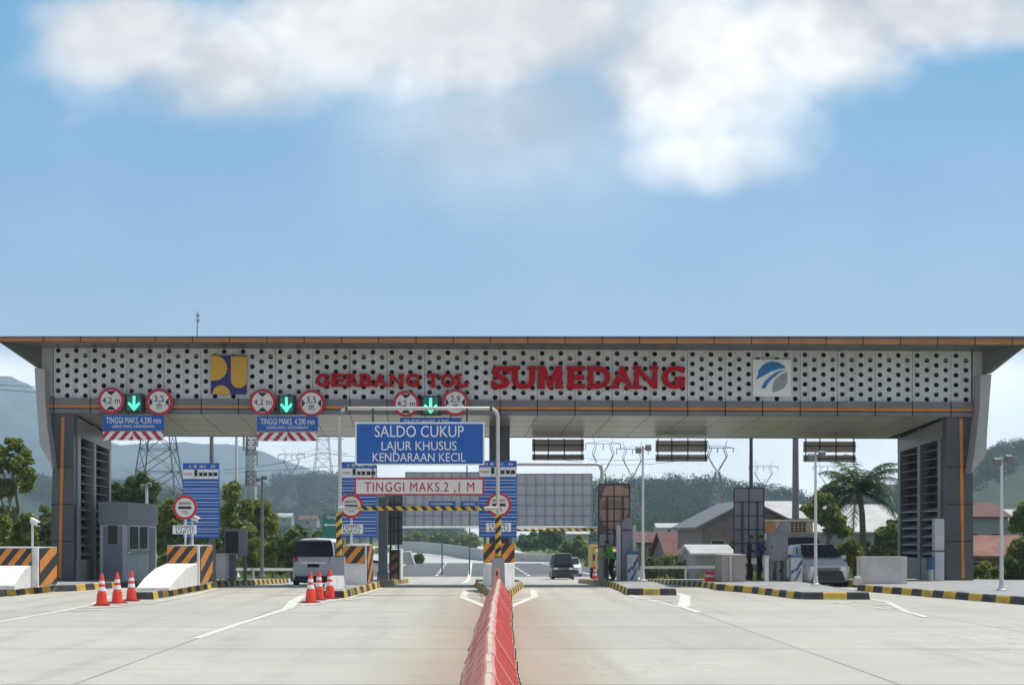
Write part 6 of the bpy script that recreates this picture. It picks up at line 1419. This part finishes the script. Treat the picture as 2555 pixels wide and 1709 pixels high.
# ================================================================ pylons and masts
def lattice(b, legs_lo, legs_hi, n, t, brace=True):
    """four legs tapering from legs_lo to legs_hi with crossed bracing"""
    lv = [[Vector(a).lerp(Vector(c), (k/n)) for a, c in zip(legs_lo, legs_hi)] for k in range(n+1)]
    for k in range(n):
        for i in range(4):
            j = (i+1) % 4; b.bar(lv[k][i], lv[k+1][i], t)
            if brace: b.bar(lv[k][i], lv[k+1][j], t*.6); b.bar(lv[k][j], lv[k+1][i], t*.6)
            b.bar(lv[k+1][i], lv[k+1][j], t*.55)
def sq(x, y, z, hw): return [(x-hw,y-hw,z),(x+hw,y-hw,z),(x+hw,y+hw,z),(x-hw,y+hw,z)]
def pylon(label, u, vb, vt, y, hw_px, style, t, top_px=None, m_=M_gal):
    B, T = W(u, vb, y), W(u, vt, y); hb = hw_px/F*y; o = thing('pylon', label, 'pylon', B, 0, 'power pylons'); b = MB(); hgt = T.z-B.z
    if style == 'tower':
        lattice(b, sq(B.x,y,B.z,hb), sq(B.x,y,B.z+hgt*.62,hb*.42), 6, t); lattice(b, sq(B.x,y,B.z+hgt*.62,hb*.42), sq(B.x,y,T.z,hb*.22), 5, t*.8)
        build('lattice', b, m_, o)
        for f_, ln in ((.66,1.5),(.78,1.25),(.9,1.0)):
            b = MB(); z = B.z+hgt*f_
            for s in (-1,1): b.bar((B.x,y,z),(B.x+s*hb*ln,y,z),t*.8); b.bar((B.x,y,z+hgt*.05),(B.x+s*hb*ln,y,z),t*.6)
            build('cross_arm', b, m_, o)
    else:    # cat-head: waist, two horns, cross beam
        zw = B.z+hgt*.55; lattice(b, sq(B.x,y,B.z,hb), sq(B.x,y,zw,hb*.22), 5, t); build('lattice', b, m_, o)
        zb3 = B.z+hgt*.90; wx = hb*1.0
        for s in (-1,1):
            b = MB(); b.bar((B.x,y,zw),(B.x+s*wx,y,B.z+hgt*.76),t); b.bar((B.x+s*hb*.2,y,zw+hgt*.02),(B.x+s*wx*1.15,y,B.z+hgt*.78),t*.8); b.bar((B.x+s*wx,y,B.z+hgt*.76),(B.x+s*wx*.62,y,zb3),t); b.bar((B.x+s*wx*1.15,y,B.z+hgt*.78),(B.x+s*wx*.85,y,zb3),t*.8); b.bar((B.x+s*wx*.85,y,zb3),(B.x+s*wx*1.1,y,T.z),t*.7)
            for k in range(3): q=k/3; b.bar((B.x+s*wx*q,y,zw+hgt*.21*q),(B.x+s*(hb*.2+(wx*1.15-hb*.2)*(q+.33)),y,zw+hgt*(.02+.24*(q+.33))),t*.5)
            build('horn', b, m_, o)
        b = MB(); b.bar((B.x-wx*1.9,y,zb3),(B.x+wx*1.9,y,zb3),t); b.bar((B.x-wx*1.9,y,zb3),(B.x,y,zb3+hgt*.035),t*.6); b.bar((B.x+wx*1.9,y,zb3),(B.x,y,zb3+hgt*.035),t*.6); build('cross_arm', b, m_, o)
        for s in (-1.8,0,1.8):
            b = MB(); b.tube([(B.x+s*wx,y,zb3),(B.x+s*wx,y,zb3-hgt*.07)], t*.9, 5); build('insulator', b, m_, o)
    return o
pylon('large dark lattice pylon behind the first striped board', 396, 1400, 860, 170, 74, 'tower', .13)
M_galF = mat('lattice_far', (.16,.175,.19), .6, .1)
pylon('pale lattice pylon behind the green road sign', 806, 1330, 1030, 420, 42, 'tower', .11, m_=M_galF)
pylon('faint cat-head pylon over the left hill', 727, 1260, 1120, 520, 18, 'cat', .15, m_=M_galF)
pylon('faint cat-head pylon above the face poster, left of the lamp post', 1505, 1300, 1085, 430, 24, 'cat', .15, m_=M_galF)
pylon('faint cat-head pylon just right of the face poster lamp post', 1578, 1300, 1100, 470, 22, 'cat', .15, m_=M_galF)
pylon('clear cat-head pylon left of the thin dark pole', 1790, 1270, 1100, 400, 22, 'cat', .19, m_=M_galF)
pylon('small faint cat-head pylon above the cream truck', 1905, 1290, 1150, 560, 20, 'cat', .15, m_=M_galF)
pylon('small faint cat-head pylon left of the palm', 2065, 1290, 1150, 600, 20, 'cat', .15, m_=M_galF)
# red and white telecom mast
y_ = 230; B = W(626, 1330, y_); T = W(626, 1020, y_); o = thing('telecom_mast', 'slim red and white lattice mast behind the left lane', 'mast', B); hb = 13/F*y_; hgt = T.z-B.z
for k in range(8):
    b = MB(); lattice(b, sq(B.x,y_,B.z+hgt*k/8,hb*(1-.04*k)), sq(B.x,y_,B.z+hgt*(k+1)/8,hb*(1-.04*(k+1))), 3, .16); build('section', b, mat('mast_red', (.26,.17,.16), .6) if k % 2 else M_greyL, o)
for k, (dx, f_) in enumerate(((-1.3,.72),(1.3,.75),(-1.2,.86),(1.25,.88),(1.3,.6))):
    b = MB(); z = B.z+hgt*f_; b.box((B.x+dx*hb-.18,y_-.5,z-1.2),(B.x+dx*hb+.18,y_-.2,z+1.2)); build('antenna', b, M_greyL, o)
# power lines
def cable(label, pts, sag, r_, n=14):
    A, B = W(*pts[0]), W(*pts[1]); q = [A.lerp(B, k/n) - Vector((0,0,4*sag*(k/n)*(1-k/n))) for k in range(n+1)]; b = MB(); b.tube(q, r_, 4); tag(build('power_line', b, M_gal, None, A), label, 'power line', 'power lines')
cable('power line sagging past the left tower, upper one', ((-120,940,260),(330,955,175)), 1.2, .06); cable('power line sagging past the left tower, lower one', ((-120,950,262),(330,972,176)), 1.2, .06)
cable('power line left of the pale pylon, over the left hill', ((560,1172,430),(806,1128,420)), 1.0, .09); cable('power line right of the pale pylon, ending at the white gantry pole', ((806,1128,420),(1050,1120,430)), 2.0, .09); cable('power line between pylons above the left hill, lowest', ((560,1180,430),(1050,1142,430)), .5, .09)
cable('power line crossing above the face poster, upper one', ((1400,1135,430),(1690,1138,430)), 1.5, .08); cable('power line crossing above the face poster, lower one', ((1400,1146,430),(1690,1150,430)), 1.5, .08)

# ================================================================ houses
M_rmar = mat('roof_maroon', (.13,.05,.04), .8, var=.2, scale=.8, bump=.3, dirt=((.08,.05,.04), .6, .5)); M_rterr = mat('roof_terracotta', (.22,.10,.07), .85, var=.25, scale=1.5, dirt=((.16,.09,.07), .8, .5))
M_rgrey = mat('roof_pale_sheet', (.46,.45,.42), .6, .1, var=.1, scale=.5, dirt=((.33,.31,.28), .3, .5)); M_wgrey = mat('wall_grey', (.27,.28,.29), .85, var=.12); M_wbrown = mat('wall_brown', (.20,.16,.14), .85, var=.15); M_wyel = mat('wall_ochre', (.24,.20,.09), .85, var=.15); M_wbrick = mat('wall_brick', (.19,.10,.075), .9, var=.25, scale=2); M_wpale = mat('wall_pale', (.36,.36,.35), .85, var=.1)
def house(label, u0, u1, ve, vr, vb, y, dep, roof, wall, ridge='x', wins=2, uridge=None):
    """ridge 'x': the roof slope faces the camera; 'y': the gable faces the camera"""
    A, B = W(u0, vb, y), W(u1, ve, y); zr = Z(vr, y if ridge == 'y' else y + dep/2); ze = B.z; z0 = A.z - .8; o = thing('house', label, 'house', ((A.x+B.x)/2, y+dep/2, A.z), 0, 'houses beyond the gate'); ov = .35
    b = MB()
    if ridge == 'x':
        b.box((A.x,y,z0),(B.x,y+dep,ze)); build('wall', b, wall, o); b = MB()
        b.prism([(A.x-ov,y-ov,ze-.08),(A.x-ov,y+dep/2,zr),(A.x-ov,y+dep+ov,ze-.08),(A.x-ov,y+dep+ov,ze+.06),(A.x-ov,y+dep/2,zr+.16),(A.x-ov,y-ov,ze+.06)], (B.x-A.x+2*ov,0,0)); build('roof', b, roof, o)
        b = MB(); b.prism([(A.x+.02,y+.1,ze),(A.x+.02,y+dep/2,zr-.05),(A.x+.02,y+dep-.1,ze)], (B.x-A.x-.04,0,0)); build('gable', b, wall, o)
    else:
        xm = (X(uridge,y) if uridge else (A.x+B.x)/2); b.prism([(A.x,y,z0),(B.x,y,z0),(B.x,y,ze),(xm,y,zr),(A.x,y,ze)], (0,dep,0)); build('wall', b, wall, o); b = MB()
        for (xa, za), (xb, zb3) in (((A.x-ov*1.5,ze-(zr-ze)*ov*1.5/(xm-A.x)),(xm,zr)),((xm,zr),(B.x+ov*1.5,ze-(zr-ze)*ov*1.5/(B.x-xm)))):
            b.prism([(xa,y-.5,za+.03),(xb,y-.5,zb3+.03),(xb,y-.5,zb3+.2),(xa,y-.5,za+.2)], (0,dep+.9,0))
        build('roof', b, roof, o)
    for k in range(wins):
        xc = A.x + (B.x-A.x)*(k+.5)/wins; zc = A.z + (ze-A.z)*.5; hh = min(.6, (ze-A.z)*.28); wn = MB(); wn.box((xc-.55,y-.03,zc-hh),(xc+.55,y+.02,zc+hh)); fr = build('window', wn, M_wpale, o)
        wn = MB(); wn.box((xc-.46,y-.045,zc-hh+.08),(xc+.46,y-.031,zc+hh-.08)); build('pane', wn, M_glass, fr)
    return o
house('low house with maroon roof behind the face poster lamp post', 1592, 1668, 1354, 1330, 1400, 125, 9, M_rmar, M_wyel, 'x', 1)
house('house with broad maroon roof left of the dark gabled house', 1668, 1768, 1388, 1331, 1425, 112, 10, M_rmar, M_wbrown, 'x', 2)
house('dark gabled house behind the tall grey framed panel', 1752, 1990, 1312, 1252, 1420, 98, 12, mat('roof_dark', (.15,.15,.155), .7, var=.15), M_wbrown, 'y', 3, 1868)
house('lean-to shed with pale sheet roof below the dark gable', 1735, 1822, 1382, 1364, 1436, 84, 5, M_rgrey, M_wgrey, 'x', 0)
house('long house with pale sheet roof behind the cream truck', 1912, 2012, 1294, 1254, 1420, 118, 14, M_rgrey, M_wpale, 'x', 2)
house('long warehouse with pale sheet roof behind the coconut palm', 2005, 2270, 1328, 1262, 1410, 122, 16, M_rgrey, M_wgrey, 'x', 4)
house('house with maroon roof and grey wall right of the right tower', 2400, 2515, 1290, 1258, 1400, 120, 9, M_rmar, M_wgrey, 'x', 2)
house('house with pale roof at the right edge below the hill', 2508, 2640, 1302, 1274, 1400, 135, 10, M_rgrey, M_wpale, 'x', 1)
house('brick house with terracotta roof behind the right lamp post', 2395, 2640, 1388, 1341, 1440, 82, 8, M_rterr, M_wbrick, 'x', 3)
for k, (u0, u1, ve, vr, vb, y, rf, wl, l) in enumerate(((690,726,1290,1281,1306,520,M_rgrey,M_wgrey,'tiny far house with pale roof under the left hill'),(745,790,1296,1286,1310,480,M_rmar,M_wgrey,'tiny far house with maroon roof under the left hill'),(1640,1700,1316,1306,1330,420,M_rgrey,M_wpale,'far house with pale roof under the right hill, near the poster lamp post'),(1700,1752,1322,1311,1336,380,M_rterr,M_wpale,'far house with terracotta roof under the right hill'),(1225,1290,1338,1330,1350,420,M_rgrey,M_wpale,'far pale house seen beside the middle tariff board'),(1415,1470,1332,1322,1350,400,M_rgrey,M_wgrey,'far grey roofed house left of the face poster'))): house(l, u0, u1, ve, vr, vb, y, 10, rf, wl, 'x', 1)

# ================================================================ the hazy air
haze = MB(); haze.box((-3350,-60,-6.5),(3350,4700,420)); o = build('haze', haze, bpy.data.materials.new('haze_air')); tag(o, kind='stuff')
hm = o.data.materials[0]; hm.use_nodes = True; t = NT(hm.node_tree); t.n.clear(); ho = t.node('ShaderNodeOutputMaterial'); pv = t.node('ShaderNodeVolumePrincipled')
pv.inputs['Color'].default_value = (.68,.83,1.0,1); pv.inputs['Density'].default_value = 0.00027; pv.inputs['Anisotropy'].default_value = 0.2; t.l.new(pv.outputs[0], ho.inputs['Volume'])
hm.cycles.homogeneous_volume = True
for q in bpy.data.objects:
    if '_o' in q: del q['_o']
